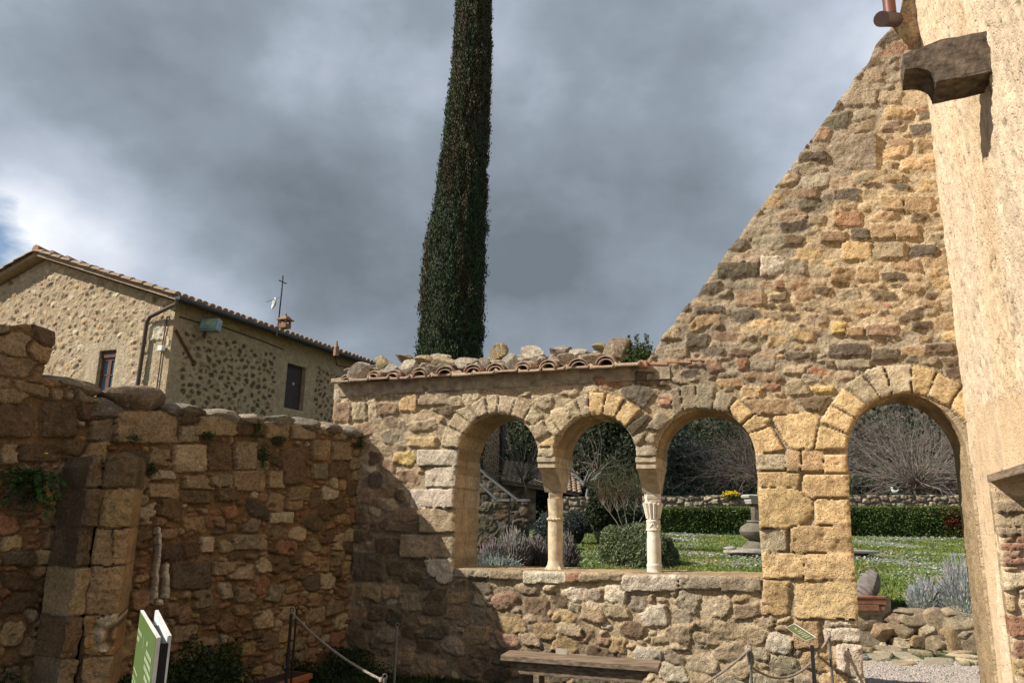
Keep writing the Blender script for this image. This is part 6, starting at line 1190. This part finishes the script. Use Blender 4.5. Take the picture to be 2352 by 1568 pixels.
e_ = on_z(1560, 1585, .55); rope(P3 + Vector((0, 0, -.01)), Vector((e_.x, e_.y, .52)), .03, 'rope leaving the post left of the small sign towards the bench'); rope(P3 + Vector((0, 0, -.12)), P4 + Vector((0, 0, -.01)), .17, 'sagging rope between the posts on either side of the small green sign')
lpp = [P3 + Vector((0.02 * math.sin(a), 0, -.075 + .05 * math.cos(a))) for a in np.linspace(0, 6.28, 17)]; lo_ = thing('rope_loop', 'loop of rope hanging at the post left of the small green sign', 'rope', tuple(P3)); MB().tube(lpp, .008, 8, False).build('cord', M_rope, lo_, True)
# ------------------------------------------------------------------ small lectern sign
M_grn = plain('sign_green', (.12, .13, .05), .55, .3, 0, .05); M_wht = plain('sign_white', (.75, .75, .70), .5, .3, 0, .03); M_prn = plain('print_pale', (.42, .44, .30), .6, .2, 0, .02)
sc_ = on_z(1832, 1458, .80); sg_ = thing('small_sign', 'small tilted olive green text sign on a black post by the stone pier', 'sign', (sc_.x, sc_.y, 0)); 
def sgp(px, py, dz): return on_z(px, py, .80 + dz)
cA, cB = sgp(1804, 1440, .012), sgp(1850, 1471, -.018); nU = Vector((0, 1, 0)); cD = sgp(1824, 1431, .07); cC = cB + (cD - cA)
c4 = [cA, cB, cC, cD]; nn = (cB - cA).cross(cD - cA).normalized(); nn = nn if nn.z > 0 else -nn; vs = [p for p in c4] + [p - nn * .006 for p in c4]
MB().add(vs, [(0, 1, 2, 3), (7, 6, 5, 4), (0, 4, 5, 1), (1, 5, 6, 2), (2, 6, 7, 3), (3, 7, 4, 0)]).build('white_board', M_wht, sg_)
def bil(a, b, off): return c4[0].lerp(c4[1], a).lerp(c4[3].lerp(c4[2], a), b) + nn * off
def qd(a0, a1, b0, b1, off): return [bil(a0, b0, off), bil(a1, b0, off), bil(a1, b1, off), bil(a0, b1, off)]
MB().add(qd(.02, .98, .04, .98, .0012), [(0, 1, 2, 3)]).build('green_face', M_grn, sg_); pr_ = MB()
for i, (l0, l1) in enumerate(((.38, .8), (.30, .78), (.40, .8), (.25, .78), (.34, .8))): a = .44 + .10 * i; pr_.add(qd(a, a + .035, l0, l1, .0022), [(0, 1, 2, 3)])
pr_.add(qd(.27, .33, .5, .62, .0022), [(0, 1, 2, 3)]).add(qd(.22, .27, .58, .72, .0022), [(0, 1, 2, 3)]); pr_.build('printed_lines', M_prn, sg_)
MB().box(Vector((cB.x * .45 + cC.x * .25 + cA.x * .3, cB.y * .5 + cC.y * .5, .385)), (.026, .026, .77), Matrix.Rotation(rad(-20), 3, 'Z')).build('post', M_blk, sg_)
# ------------------------------------------------------------------ tall information totem
M_g2 = plain('panel_green', (.10, .155, .045), .45, .35, 0, .04); M_wp = plain('panel_white', (.62, .68, .70), .5, .3, 0, .03); M_pr2 = plain('print_white', (.36, .43, .27), .5, .3, 0, .02)
zt_ = 1.20; tA, tB = on_z(323, 1400, zt_), on_z(361, 1463, zt_); tC, tD = on_z(357, 1400, zt_), on_z(386, 1459, zt_)
tot = thing('information_totem', 'tall totem of two narrow green text panels on a black core in the left foreground', 'sign', ((tA.x + tD.x) / 2, (tA.y + tD.y) / 2, 0))
def panel(a, b, nm, mf, th=.012):
    d = (b - a).normalized(); n_ = Vector((d.y, -d.x, 0)); n_ = n_ if n_.x < 0 else -n_; vs = [Vector((p.x, p.y, z)) + n_ * o_ for o_ in (0, -th) for (p, z) in ((a, .05), (b, .05), (b, zt_), (a, zt_))]
    MB().add(vs, [(3, 2, 1, 0), (4, 5, 6, 7), (0, 1, 5, 4), (1, 2, 6, 5), (2, 3, 7, 6), (3, 0, 4, 7)]).build(nm, plain(nm + '_edge', (.68, .66, .62), .5), tot)
    f_ = [Vector((p.x, p.y, z)) + n_ * .0015 for (p, z) in ((a + d * .004, .055), (b - d * .004, .055), (b - d * .004, zt_ - .004), (a + d * .004, zt_ - .004))]; MB().add(f_, [(0, 1, 2, 3)]).build(nm + '_face', mf, tot); return d, n_
d_, n_ = panel(tA, tB, 'green_panel', M_g2); panel(tC, tD, 'rear_panel', M_wp); W_ = (tB - tA).length
def pq(s0, s1, z0, z1): return [Vector((tA.x, tA.y, z)) + d_ * (W_ * s) + n_ * .003 for (s, z) in ((s0, z0), (s1, z0), (s1, z1), (s0, z1))]
pr_ = MB(); rr = random.Random(4)
def word_line(s0, s1, z, h):
    s = s0
    while s < s1 - .01: w_ = rr.uniform(.025, .07); pr_.add(pq(s, min(s + w_, s1), z, z + h), [(0, 1, 2, 3)]); s += w_ + .010
word_line(.05, .30, zt_ - .085, .016); word_line(.05, .20, zt_ - .115, .016)
for i in range(9): a0 = -1.3 + i * .29; pr_.add([Vector((tA.x, tA.y, zt_ - .085 + r_ * math.sin(a_))) + d_ * (W_ * .42 + r_ * math.cos(a_)) + n_ * .003 for (r_, a_) in ((.018, a0), (.027, a0), (.027, a0 + .30), (.018, a0 + .30))], [(0, 1, 2, 3)])
for i, (s0, s1) in enumerate(((.60, .66), (.62, .90), (.58, .92), (.60, .95), (.66, .95))): word_line(s0, s1, zt_ - .075 - i * .028, .017)
z = zt_ - .235
for i in range(34):
    ln = [.32, .88, .42, .80, .30, .92, .26, .85, .34, .78][i % 10]; word_line(.05, ln, z, .009); z -= .020 if i % 5 else .034
pr_.build('printed_text', M_pr2, tot)
gap_w = abs((tC - tA).dot(n_)); vs = []
for z in (.03, zt_ - .025):
    for (s_, q_) in ((.40, -.013), (.97, -.013), (.97, -gap_w * .72), (.40, -gap_w * .9)): p_ = tA + d_ * (W_ * s_) + n_ * q_; vs.append(Vector((p_.x, p_.y, z)))
MB().add(vs, [(3, 2, 1, 0), (4, 5, 6, 7), (0, 1, 5, 4), (1, 2, 6, 5), (2, 3, 7, 6), (3, 0, 4, 7)]).build('core', plain('black_core', (.012, .011, .014), .5, .3), tot)
